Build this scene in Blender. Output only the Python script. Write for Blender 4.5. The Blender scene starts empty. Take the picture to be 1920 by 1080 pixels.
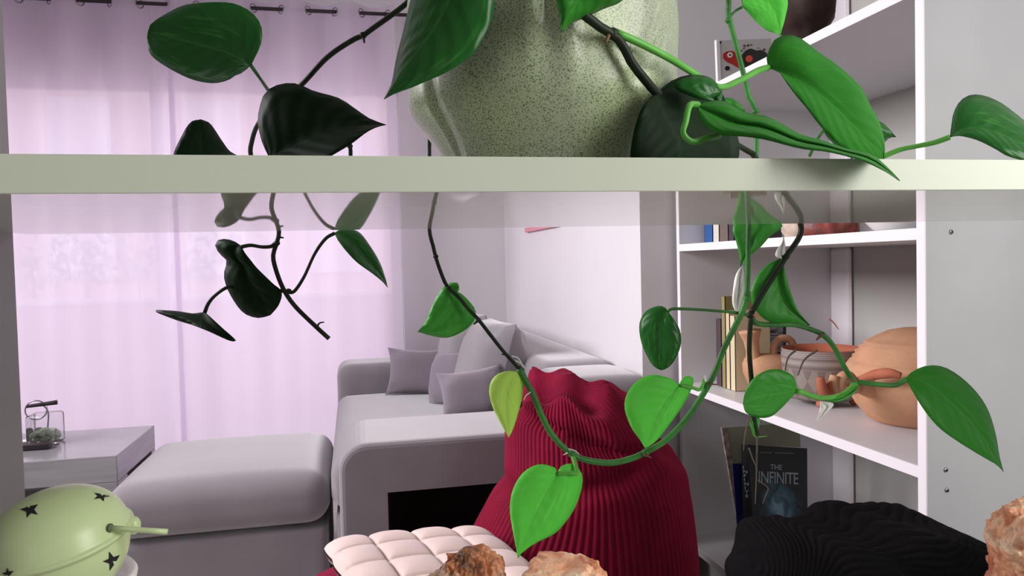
import bpy, bmesh, math, random
import numpy as np
from mathutils import Vector, Matrix, noise
random.seed(7); rng = np.random.default_rng(5)
S = bpy.context.scene; COL = S.collection
PI = math.pi

# ------------------------------------------------------------------ camera
f = 1400.; yaw = math.radians(12.1); pit = math.radians(-1.9); rol = math.radians(1.4); H = 1.1
F = np.array([math.sin(yaw)*math.cos(pit), math.cos(yaw)*math.cos(pit), math.sin(pit)])
R0 = np.array([math.cos(yaw), -math.sin(yaw), 0.]); U0 = np.cross(R0, F)
R = R0*math.cos(rol) - U0*math.sin(rol); U = U0*math.cos(rol) + R0*math.sin(rol)
CAM = np.array([0., 0., H])
cd = bpy.data.cameras.new('camera'); cam = bpy.data.objects.new('camera', cd); COL.objects.link(cam)
cd.sensor_width = 36; cd.lens = 36*f/1920; cd.clip_start = .02; cd.clip_end = 200
cam.matrix_world = Matrix(((R[0], U[0], -F[0], 0), (R[1], U[1], -F[1], 0), (R[2], U[2], -F[2], H), (0, 0, 0, 1)))
S.camera = cam

def ray(px, py): return F + R*(px-960)/f + U*(540-py)/f
def atY(px, py, y): d = ray(px, py); return CAM + d*(y/d[1])
def atX(px, py, x): d = ray(px, py); return CAM + d*(x/d[0])
def atZ(px, py, z): d = ray(px, py); return CAM + d*((z-H)/d[2])

# ------------------------------------------------------------------ light
S.view_settings.view_transform = 'Standard'; S.view_settings.look = 'None'
S.view_settings.gamma = 1; S.view_settings.use_curve_mapping = False
S.view_settings.exposure = 0.0
W = bpy.data.worlds.new('sky'); S.world = W; W.use_nodes = True
bg = W.node_tree.nodes['Background']; bg.inputs[0].default_value = (.93, .90, 1.0, 1); bg.inputs[1].default_value = 2.5

def area(name, loc, target, sx, sy, power, col):
    l = bpy.data.lights.new(name, 'AREA'); l.shape = 'RECTANGLE'; l.size = sx; l.size_y = sy; l.energy = power; l.color = col
    o = bpy.data.objects.new(name, l); COL.objects.link(o); o.location = loc
    o.rotation_euler = (Vector(target)-Vector(loc)).to_track_quat('-Z', 'Y').to_euler(); return o
area('daylight_side_window', (1.2, -.3, 1.5), (.45, .6, 1.08), .6, 1.0, 19, (1, .99, .95))
area('rear_fill', (-1.2, -2.5, 1.5), (.9, 2, .9), 1.6, 1.8, 6, (1, .98, .98))  # unseen lamp added behind the camera to brighten camera-facing surfaces
area('left_fill', (-2.25, 1.9, 1.9), (.6, 1.9, .4), 2.2, 1.3, 74, (1, .96, 1)).data.spread = math.radians(120)  # unseen lamp added at the left to brighten right wall and sofa

# ------------------------------------------------------------------ materials
def nt(name):
    m = bpy.data.materials.new(name); m.use_nodes = True; n = m.node_tree
    return m, n, n.nodes['Principled BSDF']
def mat(name, col, rough=.5, spec=.5, metal=0, nscale=0, namt=.12, bump=0, bscale=60, coat=0, sheen=0, stretch=None):
    m, n, b = nt(name); N = n.nodes; L = n.links
    b.inputs['Base Color'].default_value = (*col, 1); b.inputs['Roughness'].default_value = rough
    b.inputs['Specular IOR Level'].default_value = spec; b.inputs['Metallic'].default_value = metal
    b.inputs['Coat Weight'].default_value = coat; b.inputs['Coat Roughness'].default_value = .08
    b.inputs['Sheen Weight'].default_value = sheen
    tc = N.new('ShaderNodeTexCoord'); mp = N.new('ShaderNodeMapping'); L.new(tc.outputs['Object'], mp.inputs[0])
    if stretch: mp.inputs['Scale'].default_value = stretch
    if nscale:
        t = N.new('ShaderNodeTexNoise'); t.inputs['Scale'].default_value = nscale; t.inputs['Detail'].default_value = 4
        L.new(mp.outputs[0], t.inputs[0])
        r = N.new('ShaderNodeValToRGB'); e = r.color_ramp.elements
        e[0].position = .3; e[1].position = .7
        e[0].color = (*[c*(1-namt) for c in col], 1); e[1].color = (*[min(1, c*(1+namt)) for c in col], 1)
        L.new(t.outputs[0], r.inputs[0]); L.new(r.outputs[0], b.inputs['Base Color'])
    if bump:
        t = N.new('ShaderNodeTexNoise'); t.inputs['Scale'].default_value = bscale; t.inputs['Detail'].default_value = 3
        L.new(mp.outputs[0], t.inputs[0]); bp = N.new('ShaderNodeBump'); bp.inputs['Strength'].default_value = bump
        bp.inputs['Distance'].default_value = .002; L.new(t.outputs[0], bp.inputs['Height']); L.new(bp.outputs[0], b.inputs['Normal'])
    return m
def fabric(name, col, weave=900, sheen=.3, rough=.9):
    return mat(name, col, rough, .2, nscale=8, namt=.06, bump=.35, bscale=weave, sheen=sheen)

def leaf_mat(name, col, rib, patch, transl=.25, rough=.32, patchamt=.5, seed=0, spec=.5):
    m, n, b = nt(name); N = n.nodes; L = n.links
    uv = N.new('ShaderNodeUVMap'); sp = N.new('ShaderNodeSeparateXYZ'); L.new(uv.outputs[0], sp.inputs[0])
    def M(op, a, bb=None, c=None):
        x = N.new('ShaderNodeMath'); x.operation = op
        for i, v in enumerate((a, bb, c)):
            if v is None: continue
            if isinstance(v, (int, float)): x.inputs[i].default_value = v
            else: L.new(v, x.inputs[i])
        return x.outputs[0]
    u = M('ABSOLUTE', M('MULTIPLY_ADD', sp.outputs[0], 2, -1)); v = sp.outputs[1]
    ribm = M('LESS_THAN', u, .035)
    side = M('SINE', M('MULTIPLY', M('SUBTRACT', v, M('MULTIPLY', u, .35)), 44))
    sidem = M('MULTIPLY', M('GREATER_THAN', side, .95), .13)
    mask = M('MAXIMUM', M('MULTIPLY', ribm, .45), sidem)
    tc = N.new('ShaderNodeTexCoord'); mp = N.new('ShaderNodeMapping'); mp.inputs['Location'].default_value = (seed, seed*.7, 0)
    mp.inputs['Scale'].default_value = (14, 2.2, 1); L.new(uv.outputs[0], mp.inputs[0])
    t = N.new('ShaderNodeTexNoise'); t.inputs['Scale'].default_value = 1.0; t.inputs['Detail'].default_value = 5; L.new(mp.outputs[0], t.inputs[0])
    r = N.new('ShaderNodeValToRGB'); r.color_ramp.elements[0].position = .56; r.color_ramp.elements[1].position = .74
    L.new(t.outputs[0], r.inputs[0])
    m1 = N.new('ShaderNodeMix'); m1.data_type = 'RGBA'; m1.inputs[6].default_value = (*col, 1); m1.inputs[7].default_value = (*patch, 1)
    L.new(M('MULTIPLY', r.outputs[0], patchamt), m1.inputs[0])
    m2 = N.new('ShaderNodeMix'); m2.data_type = 'RGBA'; L.new(m1.outputs[2], m2.inputs[6]); m2.inputs[7].default_value = (*rib, 1); L.new(mask, m2.inputs[0])
    L.new(m2.outputs[2], b.inputs['Base Color']); b.inputs['Roughness'].default_value = rough; b.inputs['Specular IOR Level'].default_value = spec
    bp = N.new('ShaderNodeBump'); bp.inputs['Strength'].default_value = .12; bp.inputs['Distance'].default_value = .002
    L.new(M('ADD', side, M('MULTIPLY', t.outputs[0], 2.)), bp.inputs['Height']); L.new(bp.outputs[0], b.inputs['Normal'])
    tr = N.new('ShaderNodeBsdfTranslucent'); L.new(m2.outputs[2], tr.inputs[0])
    mx = N.new('ShaderNodeMixShader'); mx.inputs[0].default_value = transl
    L.new(b.outputs[0], mx.inputs[1]); L.new(tr.outputs[0], mx.inputs[2]); L.new(mx.outputs[0], N['Material Output'].inputs[0])
    return m

def cord(name, col, rough=.85, sheen=.6, stint=(1, 1, 1), spec=.25):
    m = mat(name, col, rough, spec, nscale=14, namt=.2, bump=.3, bscale=500, sheen=sheen)
    m.node_tree.nodes['Principled BSDF'].inputs['Sheen Tint'].default_value = (*stint, 1); return m

M_wall = mat('wall_paint', (.70, .67, .69), .7, .3, nscale=3, namt=.02, bump=.15, bscale=150)
M_ceil = mat('ceiling_paint', (.8, .79, .8), .8)
M_floor = mat('floor_laminate', (.42, .38, .36), .35, nscale=6, namt=.15, stretch=(1, 8, 1))
M_shelf = mat('gloss_white_shelf', (.66, .69, .60), .035, .5, nscale=5, namt=.02)
M_shelf.node_tree.nodes['Principled BSDF'].inputs['IOR'].default_value = 2.1
M_shelfe = mat('shelf_edge_band', (.66, .715, .58), .35, .35, nscale=5, namt=.02)
M_book = mat('bookcase_white', (.74, .72, .74), .4, .5, nscale=4, namt=.02)
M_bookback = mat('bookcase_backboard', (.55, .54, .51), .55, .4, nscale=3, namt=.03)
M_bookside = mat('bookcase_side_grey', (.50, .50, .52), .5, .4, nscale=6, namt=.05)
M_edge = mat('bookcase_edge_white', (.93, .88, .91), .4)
M_sofa = fabric('grey_sofa_fabric', (.20, .18, .195), sheen=.9)
M_pillow = fabric('grey_pillow_fabric', (.20, .165, .195), sheen=.5)
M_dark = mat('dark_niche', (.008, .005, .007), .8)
M_black = mat('black_metal', (.02, .012, .015), .4)
M_ring = mat('grommet_metal', (.35, .32, .34), .3, metal=.8)
M_maroon = cord('maroon_corduroy', (.17, .004, .022), sheen=.3, stint=(1, .15, .3), spec=.1)
M_blackc = cord('black_corduroy', (.0045, .004, .0045), sheen=.0, spec=.06)
M_pink = fabric('pale_pink_cotton', (.70, .54, .50), 700)
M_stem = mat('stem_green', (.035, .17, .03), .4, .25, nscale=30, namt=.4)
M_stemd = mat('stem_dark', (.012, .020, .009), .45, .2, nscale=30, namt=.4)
M_stemb = mat('stem_bright', (.10, .38, .05), .4, .3, nscale=20, namt=.3)
M_root = mat('aerial_root', (.16, .08, .04), .8, nscale=30, namt=.4)
M_bract = mat('silvery_bract', (.72, .72, .70), .6, nscale=80, namt=.25, stretch=(1, 1, .2))
M_clay = mat('clay_tan', (.60, .33, .19), .75, .2, nscale=12, namt=.16, bump=.3, bscale=120)
M_clayr = mat('clay_red', (.50, .16, .09), .7, .2, nscale=12, namt=.15, bump=.3, bscale=120)
M_bell = mat('mint_enamel', (.56, .68, .36), .35, .5, nscale=7, namt=.06)
M_white = mat('white_glaze', (.88, .86, .84), .3)
M_table = mat('side_table_gloss', (.27, .26, .27), .12, .6, nscale=3, namt=.14, stretch=(1, 1, 14))
M_tablew = mat('side_table_inner_white', (.9, .9, .9), .3)
M_stone = mat('jar_pebbles', (.45, .50, .40), .7, nscale=20, namt=.3)
M_vase = mat('dark_brown_carved_wood', (.04, .022, .018), .6, .2, nscale=12, namt=.6, bump=.5, bscale=40)

def salt(name, c1, c2, c3):
    m, n, b = nt(name); N = n.nodes; L = n.links
    tc = N.new('ShaderNodeTexCoord'); t = N.new('ShaderNodeTexNoise'); t.inputs['Scale'].default_value = 28; t.inputs['Detail'].default_value = 8
    t.inputs['Distortion'].default_value = 1.2; L.new(tc.outputs['Object'], t.inputs[0])
    r = N.new('ShaderNodeValToRGB'); e = r.color_ramp.elements; e[0].position = .34; e[0].color = (*c1, 1); e[1].position = .68; e[1].color = (*c3, 1)
    k = r.color_ramp.elements.new(.5); k.color = (*c2, 1); L.new(t.outputs[0], r.inputs[0]); L.new(r.outputs[0], b.inputs['Base Color'])
    b.inputs['Roughness'].default_value = .38; b.inputs['Subsurface Weight'].default_value = .08; b.inputs['Subsurface Radius'].default_value = (.02, .008, .004)
    b.inputs['Subsurface Scale'].default_value = .6
    t2 = N.new('ShaderNodeTexNoise'); t2.inputs['Scale'].default_value = 140; t2.inputs['Detail'].default_value = 6; L.new(tc.outputs['Object'], t2.inputs[0])
    bp = N.new('ShaderNodeBump'); bp.inputs['Strength'].default_value = .8; bp.inputs['Distance'].default_value = .004
    L.new(t2.outputs[0], bp.inputs['Height']); L.new(bp.outputs[0], b.inputs['Normal']); return m
M_salt1 = salt('salt_crystal_brown', (.16, .08, .035), (.50, .17, .07), (.66, .50, .33))
M_salt2 = salt('salt_crystal_orange', (.45, .12, .05), (.85, .42, .24), (.88, .70, .50))

def curtain_mat():
    m, n, b = nt('sheer_lilac_voile'); N = n.nodes; L = n.links
    b.inputs['Base Color'].default_value = (.80, .70, .80, 1); b.inputs['Roughness'].default_value = .9
    tr = N.new('ShaderNodeBsdfTranslucent'); tr.inputs[0].default_value = (.83, .74, .87, 1)
    tp = N.new('ShaderNodeBsdfTransparent'); tp.inputs[0].default_value = (.95, .93, .97, 1)
    a = N.new('ShaderNodeMixShader'); a.inputs[0].default_value = .68; L.new(b.outputs[0], a.inputs[1]); L.new(tr.outputs[0], a.inputs[2])
    tc = N.new('ShaderNodeTexCoord'); w = N.new('ShaderNodeTexNoise'); w.inputs['Scale'].default_value = 3; mp = N.new('ShaderNodeMapping')
    mp.inputs['Scale'].default_value = (6, 1, .15); L.new(tc.outputs['Object'], mp.inputs[0]); L.new(mp.outputs[0], w.inputs[0])
    mr = N.new('ShaderNodeMapRange'); mr.inputs[3].default_value = .08; mr.inputs[4].default_value = .13; L.new(w.outputs[0], mr.inputs[0])
    c = N.new('ShaderNodeMixShader'); L.new(mr.outputs[0], c.inputs[0]); L.new(a.outputs[0], c.inputs[1]); L.new(tp.outputs[0], c.inputs[2])
    L.new(c.outputs[0], N['Material Output'].inputs[0]); return m
M_curt = curtain_mat()

def glass_mat(name, rough=0.0, col=(1, 1, 1)):
    m, n, b = nt(name); N = n.nodes; L = n.links
    gl = N.new('ShaderNodeBsdfGlossy'); gl.inputs['Roughness'].default_value = .02
    tp = N.new('ShaderNodeBsdfTransparent'); tp.inputs[0].default_value = (*col, 1)
    lw = N.new('ShaderNodeFresnel'); lw.inputs[0].default_value = 1.45
    mx = N.new('ShaderNodeMixShader'); L.new(lw.outputs[0], mx.inputs[0]); L.new(tp.outputs[0], mx.inputs[1]); L.new(gl.outputs[0], mx.inputs[2])
    L.new(mx.outputs[0], N['Material Output'].inputs[0]); return m
M_glass = glass_mat('clear_glass', col=(.94, .95, .95)); M_pane = glass_mat('window_glass')

def pot_mat():
    m, n, b = nt('speckled_celadon_glaze'); N = n.nodes; L = n.links
    tc = N.new('ShaderNodeTexCoord')
    v = N.new('ShaderNodeTexVoronoi'); v.inputs['Scale'].default_value = 330; L.new(tc.outputs['Object'], v.inputs[0])
    t = N.new('ShaderNodeTexNoise'); t.inputs['Scale'].default_value = 14; t.inputs['Detail'].default_value = 3; L.new(tc.outputs['Object'], t.inputs[0])
    t3 = N.new('ShaderNodeTexNoise'); t3.inputs['Scale'].default_value = 850; t3.inputs['Detail'].default_value = 2; L.new(tc.outputs['Object'], t3.inputs[0])
    r = N.new('ShaderNodeValToRGB'); e = r.color_ramp.elements; e[0].position = .36; e[0].color = (0, 0, 0, 1); e[1].position = .50; e[1].color = (1, 1, 1, 1)
    L.new(t3.outputs[0], r.inputs[0])
    c = N.new('ShaderNodeValToRGB'); e = c.color_ramp.elements; e[0].position = .35; e[0].color = (.36, .39, .30, 1); e[1].position = .65; e[1].color = (.47, .56, .31, 1)
    L.new(t.outputs[0], c.inputs[0])
    mx = N.new('ShaderNodeMix'); mx.data_type = 'RGBA'; mx.inputs[6].default_value = (.13, .17, .09, 1)
    L.new(c.outputs[0], mx.inputs[7]); L.new(r.outputs[0], mx.inputs[0]); L.new(mx.outputs[2], b.inputs['Base Color'])
    b.inputs['Roughness'].default_value = .42; b.inputs['Coat Weight'].default_value = .12; b.inputs['Coat Roughness'].default_value = .1; return m
M_pot = pot_mat()

def bowl_mat():
    m, n, b = nt('incised_grey_clay'); N = n.nodes; L = n.links
    uv = N.new('ShaderNodeUVMap'); mp = N.new('ShaderNodeMapping'); mp.inputs['Rotation'].default_value = (0, 0, PI/4)
    s0 = N.new('ShaderNodeMapping'); s0.inputs['Scale'].default_value = (26, 6, 1); L.new(uv.outputs[0], s0.inputs[0]); L.new(s0.outputs[0], mp.inputs[0])
    ch = N.new('ShaderNodeTexChecker'); ch.inputs['Scale'].default_value = 1; L.new(mp.outputs[0], ch.inputs[0])
    ch.inputs[1].default_value = (.20, .15, .13, 1); ch.inputs[2].default_value = (.28, .235, .21, 1)
    w = N.new('ShaderNodeTexWave'); w.bands_direction = 'Y'; w.inputs['Scale'].default_value = 5; w.inputs['Distortion'].default_value = .6; L.new(uv.outputs[0], w.inputs[0])
    sp = N.new('ShaderNodeSeparateXYZ'); L.new(uv.outputs[0], sp.inputs[0])
    g = N.new('ShaderNodeMath'); g.operation = 'GREATER_THAN'; g.inputs[1].default_value = .55; L.new(sp.outputs[1], g.inputs[0])
    rr = N.new('ShaderNodeValToRGB'); rr.color_ramp.elements[0].color = (.18, .14, .12, 1); rr.color_ramp.elements[1].color = (.37, .32, .30, 1); L.new(w.outputs[0], rr.inputs[0])
    mx = N.new('ShaderNodeMix'); mx.data_type = 'RGBA'; L.new(g.outputs[0], mx.inputs[0]); L.new(ch.outputs[0], mx.inputs[6]); L.new(rr.outputs[0], mx.inputs[7])
    L.new(mx.outputs[2], b.inputs['Base Color']); b.inputs['Roughness'].default_value = .6; return m
M_bowl = bowl_mat()

def glow_cover():
    m, n, b = nt('black_cover_with_blue_cloud'); N = n.nodes; L = n.links
    uv = N.new('ShaderNodeUVMap'); gr = N.new('ShaderNodeVectorMath'); gr.operation = 'DISTANCE'; gr.inputs[1].default_value = (.5, .22, 0)
    L.new(uv.outputs[0], gr.inputs[0]); t = N.new('ShaderNodeTexNoise'); t.inputs['Scale'].default_value = 5; t.inputs['Detail'].default_value = 6; t.inputs['Distortion'].default_value = 1; L.new(uv.outputs[0], t.inputs[0])
    a = N.new('ShaderNodeMath'); a.operation = 'ADD'; L.new(gr.outputs['Value'], a.inputs[0])
    s = N.new('ShaderNodeMath'); s.operation = 'MULTIPLY_ADD'; s.inputs[1].default_value = -.7; s.inputs[2].default_value = .35; L.new(t.outputs[0], s.inputs[0]); L.new(s.outputs[0], a.inputs[1])
    r = N.new('ShaderNodeValToRGB'); e = r.color_ramp.elements; e[0].position = .05; e[0].color = (.25, .45, .55, 1); e[1].position = .42; e[1].color = (.006, .008, .012, 1)
    k = e.new(.22); k.color = (.04, .13, .19, 1); L.new(a.outputs[0], r.inputs[0]); L.new(r.outputs[0], b.inputs['Base Color']); b.inputs['Roughness'].default_value = .4; return m
M_cover = glow_cover()
def photo_cover():
    m, n, b = nt('grey_sea_photo_print'); N = n.nodes; L = n.links
    uv = N.new('ShaderNodeUVMap'); mp = N.new('ShaderNodeMapping'); mp.inputs['Scale'].default_value = (3, 12, 1); L.new(uv.outputs[0], mp.inputs[0])
    t = N.new('ShaderNodeTexNoise'); t.inputs['Scale'].default_value = 1.5; t.inputs['Detail'].default_value = 6; L.new(mp.outputs[0], t.inputs[0])
    r = N.new('ShaderNodeValToRGB'); e = r.color_ramp.elements; e[0].position = .4; e[0].color = (.05, .05, .07, 1); e[1].position = .62; e[1].color = (.5, .5, .52, 1)
    L.new(t.outputs[0], r.inputs[0]); L.new(r.outputs[0], b.inputs['Base Color']); return m
M_sea = photo_cover()

# leaf kinds: own greens to lime; dark kind has backlit shade in its colour
ML = {
 'dark': leaf_mat('leaf_shaded_dark', (.004, .016, .004), (.010, .035, .010), (.012, .05, .01), .03, .5, .25, 1, .08),
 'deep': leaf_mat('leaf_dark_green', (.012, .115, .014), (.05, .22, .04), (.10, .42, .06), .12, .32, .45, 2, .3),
 'mid':  leaf_mat('leaf_mid_green', (.030, .235, .020), (.07, .36, .05), (.08, .42, .05), .2, .42, .3, 3, .18),
 'fresh': leaf_mat('leaf_fresh_green', (.055, .36, .04), (.10, .5, .08), (.16, .6, .10), .25, .4, .4, 4, .3),
 'lime': leaf_mat('leaf_lime_green', (.12, .66, .07), (.10, .52, .07), (.28, .85, .18), .3, .5, .35, 5, .25),
 'yellow': leaf_mat('leaf_yellowing', (.50, .74, .14), (.55, .75, .25), (.75, .80, .30), .35, .5, .5, 6, .25),
}

# ------------------------------------------------------------------ mesh helpers
def root_loc(p):
    while p.parent: p = p.parent
    return np.array(p.location)
def tag(o, label=None, cat=None, group=None, kind=None):
    if label: o['label'] = label
    if cat: o['category'] = cat
    if group: o['group'] = group
    if kind: o['kind'] = kind
    return o
def thing(name, loc, label, cat, group=None):
    o = bpy.data.objects.new(name, None); COL.objects.link(o); o.location = loc; o.empty_display_size = .05
    return tag(o, label, cat, group)
def mk(name, verts, faces, m, parent=None, smooth=True, uv=None, mats=None, fm=None):
    v = np.array(verts, float)
    if parent is not None: org = root_loc(parent)
    else: org = np.array([(v[:, 0].min()+v[:, 0].max())/2, (v[:, 1].min()+v[:, 1].max())/2, v[:, 2].min()])
    me = bpy.data.meshes.new(name); me.from_pydata((v-org).tolist(), [], faces if isinstance(faces, list) else faces.tolist())
    for mm in (mats or [m]): me.materials.append(mm)
    if smooth: me.polygons.foreach_set('use_smooth', [True]*len(me.polygons))
    if fm is not None: me.polygons.foreach_set('material_index', fm)
    if uv is not None:
        l = me.uv_layers.new(name='UVMap'); idx = np.empty(len(me.loops), int); me.loops.foreach_get('vertex_index', idx)
        l.data.foreach_set('uv', np.array(uv)[idx].astype(np.float32).ravel())
    me.update()
    o = bpy.data.objects.new(name, me); COL.objects.link(o)
    if parent is not None: o.parent = parent
    else: o.location = org
    return o
class MB:
    def __init__(s): s.v = []; s.f = []
    def add(s, v, fc):
        k = len(s.v); s.v += [tuple(p) for p in v]; s.f += [tuple(i+k for i in q) for q in fc]; return s
    def box(s, x0, x1, y0, y1, z0, z1, b=0, seg=2):
        bm = bmesh.new(); bmesh.ops.create_cube(bm, size=1)
        for w in bm.verts: w.co = Vector(((x0+x1)/2+w.co.x*(x1-x0), (y0+y1)/2+w.co.y*(y1-y0), (z0+z1)/2+w.co.z*(z1-z0)))
        if b: bmesh.ops.bevel(bm, geom=bm.edges[:], offset=b, segments=seg, profile=.5, affect='EDGES')
        bm.verts.index_update(); s.add([w.co[:] for w in bm.verts], [[w.index for w in q.verts] for q in bm.faces]); bm.free(); return s
    def build(s, name, m, parent=None, smooth=False, **k): return mk(name, s.v, s.f, m, parent, smooth, **k)
def box(name, m, x0, x1, y0, y1, z0, z1, parent=None, b=.0015, seg=2, smooth=False):
    return MB().box(x0, x1, y0, y1, z0, z1, b, seg).build(name, m, parent, smooth)
def struct(o): o['kind'] = 'structure'; return o

def catmull(pts, n):
    P = np.array(pts, float)
    if len(P) == 2: t = np.linspace(0, 1, n)[:, None]; return P[0]*(1-t)+P[1]*t
    Q = np.vstack([2*P[0]-P[1], P, 2*P[-1]-P[-2]]); out = []
    m = 16
    for i in range(len(P)-1):
        p0, p1, p2, p3 = Q[i:i+4]
        for k in range(m):
            t = k/m; out.append(.5*((2*p1)+(-p0+p2)*t+(2*p0-5*p1+4*p2-p3)*t*t+(-p0+3*p1-3*p2+p3)*t**3))
    out.append(P[-1]); out = np.array(out)
    d = np.r_[0, np.cumsum(np.linalg.norm(np.diff(out[:, :2], axis=0), axis=1))]
    if d[-1] < 1e-9 or P.shape[1] == 3 and True:
        d = np.r_[0, np.cumsum(np.linalg.norm(np.diff(out, axis=0), axis=1))]
    s = np.linspace(0, d[-1], n); return np.stack([np.interp(s, d, out[:, k]) for k in range(out.shape[1])], 1)
def tube_geo(pts, rad, n=40, k=8, closed=False, flat=1.0):
    C = catmull(pts, n); rr = np.interp(np.linspace(0, 1, n), np.linspace(0, 1, len(rad)), rad) if hasattr(rad, '__len__') else np.full(n, rad)
    T = np.gradient(C, axis=0); T /= np.linalg.norm(T, axis=1)[:, None]
    nrm = np.cross(T[0], [0, 0, 1.]); 
    if np.linalg.norm(nrm) < .1: nrm = np.cross(T[0], [1., 0, 0])
    nrm /= np.linalg.norm(nrm); V = []
    for i in range(n):
        nrm = nrm-T[i]*nrm.dot(T[i]); nrm /= np.linalg.norm(nrm); b = np.cross(T[i], nrm)
        for j in range(k):
            a = 2*PI*j/k; V.append(C[i]+rr[i]*(nrm*math.cos(a)+b*math.sin(a)*flat))
    Fc = [[i*k+j, i*k+(j+1) % k, (i+1)*k+(j+1) % k, (i+1)*k+j] for i in range(n-1) for j in range(k)]
    Fc.append(list(range(k))[::-1]); Fc.append([(n-1)*k+j for j in range(k)])
    return V, Fc
def tube(name, pts, rad, m, parent=None, n=40, k=8, flat=1.0):
    V, Fc = tube_geo(pts, rad, n, k, flat=flat); return mk(name, V, Fc, m, parent)
def lathe(cx, cy, prof, n=48, fn=None, uvn=True):
    V = []; UV = []; m = len(prof)
    for j, (r, z) in enumerate(prof):
        for i in range(n+1):
            a = 2*PI*i/n; rr = r*(fn(a, z, j/(m-1)) if fn else 1)
            V.append((cx+rr*math.cos(a), cy+rr*math.sin(a), z)); UV.append((i/n, j/(m-1)))
    Fc = [[j*(n+1)+i, j*(n+1)+i+1, (j+1)*(n+1)+i+1, (j+1)*(n+1)+i] for j in range(m-1) for i in range(n)]
    return V, Fc, UV
def sph(c, r, n=16, m=10):
    prof = [(r[0]*math.sin(PI*j/m)+1e-5, -math.cos(PI*j/m)) for j in range(m+1)]
    V = []
    for (rr, z) in prof:
        for i in range(n): a = 2*PI*i/n; V.append((c[0]+rr*math.cos(a), c[1]+rr*math.sin(a)*r[1]/r[0], c[2]+z*r[2]))
    return V, [[j*n+i, j*n+(i+1) % n, (j+1)*n+(i+1) % n, (j+1)*n+i] for j in range(m) for i in range(n)]
def puffbox(x0, x1, y0, y1, z0, z1, k=6, n=14, tuft=None):
    bm = bmesh.new(); bmesh.ops.create_cube(bm, size=2); bmesh.ops.subdivide_edges(bm, edges=bm.edges[:], cuts=n, use_grid_fill=True)
    V = np.array([w.co[:] for w in bm.verts]); bm.verts.index_update(); Fc = [[w.index for w in q.verts] for q in bm.faces]; bm.free()
    h = np.array([x1-x0, y1-y0, z1-z0])/2; c = np.array([x0+x1, y0+y1, z0+z1])/2
    # constant-radius rounding: p-norm applied in absolute units of the smallest half size
    kk = np.array(k if hasattr(k, '__len__') else (k, k, k), float)
    mx = np.abs(V).max(1); nn = (np.abs(V)**kk).sum(1)**(1/kk.mean()); V = V*(mx/nn)[:, None]
    return V*h+c, Fc
def roundbox(x0, x1, y0, y1, z0, z1, r, bulge=0, n=16):
    """box with a true edge radius and a softly swollen top"""
    bm = bmesh.new(); bmesh.ops.create_cube(bm, size=2); bmesh.ops.subdivide_edges(bm, edges=bm.edges[:], cuts=n, use_grid_fill=True)
    V = np.array([w.co[:] for w in bm.verts]); bm.verts.index_update(); Fc = [[w.index for w in q.verts] for q in bm.faces]; bm.free()
    h = np.array([x1-x0, y1-y0, z1-z0])/2; c = np.array([x0+x1, y0+y1, z0+z1])/2
    V = np.sign(V)*np.abs(V)**.6; P = V*h; q = np.clip(P, -(h-r), h-r); d = P-q; L = np.linalg.norm(d, axis=1)
    on = L > 1e-9; P[on] = q[on]+d[on]/L[on][:, None]*np.minimum(r, 9)
    if bulge: P[:, 2] += bulge*np.clip(P[:, 2]/h[2], 0, 1)*(1-np.abs(P[:, 0]/h[0])**2.5)*(1-np.abs(P[:, 1]/h[1])**2.5)
    return P+c, Fc
def pillow(name, c, right, up, w, h, t, m, label=None, cat=None, parent=None, group=None, corner=.10, n=22, sag=0):
    r = np.array(right, float); r /= np.linalg.norm(r); u = np.array(up, float); u -= r*u.dot(r); u /= np.linalg.norm(u); nn = np.cross(r, u)
    V = []; Fc = []; c = np.array(c)
    for s in (1, -1):
        base = len(V)
        for j in range(n+1):
            for i in range(n+1):
                a = -1+2*i/n; b = -1+2*j/n
                x = a*(1-corner*(1-b*b)*abs(a)**3); y = b*(1-corner*(1-a*a)*abs(b)**3)
                th = ((1-a**4)*(1-b**4))**.5
                th *= 1-.35*math.exp(-((abs(a)-.8)**2+(abs(b)-.8)**2)/.05)
                wr = .012*math.sin(9*a+4*b)*abs(a*b)
                V.append(c+r*x*w/2+u*(y*h/2-sag*(1-a*a)*(b+1)*.5)+nn*(s*th*t/2+wr*t*s))
        for j in range(n):
            for i in range(n):
                q = [base+j*(n+1)+i, base+j*(n+1)+i+1, base+(j+1)*(n+1)+i+1, base+(j+1)*(n+1)+i]
                Fc.append(q if s == 1 else q[::-1])
    o = mk(name, V, Fc, m, parent); return tag(o, label, cat, group)
def prism(name, pts, ext, m, parent=None, **k):
    """flat-sided slab: front outline (world points) pushed back along ext"""
    P = [np.array(p, float) for p in pts]; e = np.array(ext, float); n = len(P)
    V = P+[p+e for p in P]; Fc = [list(range(n)), list(range(n, 2*n))[::-1]]+[[i, i+n, (i+1) % n+n, (i+1) % n] for i in range(n)]
    Fc = [q[::-1] for q in Fc]
    return mk(name, V, Fc, m, parent, smooth=False, **k)
def text(name, body, o, rx, ry, size, m, parent, font_y=1.25, space=1.0):
    """flat lettering on a plane: o lower-left world point, rx / ry unit directions"""
    c = bpy.data.curves.new(name, 'FONT'); c.body = body; c.size = 1; c.extrude = .004; c.space_character = space
    t = bpy.data.objects.new('tmp', c); COL.objects.link(t); bpy.context.view_layer.update()
    me = bpy.data.meshes.new_from_object(t.evaluated_get(bpy.context.evaluated_depsgraph_get())); bpy.data.objects.remove(t)
    rx = np.array(rx); ry = np.array(ry); nn = np.cross(rx, ry); V = [np.array(o)+rx*v.co.x*size+ry*v.co.y*size*font_y+nn*v.co.z*.1 for v in me.vertices]
    return mk(name, V, [list(p.vertices) for p in me.polygons], m, parent, smooth=False)

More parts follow.
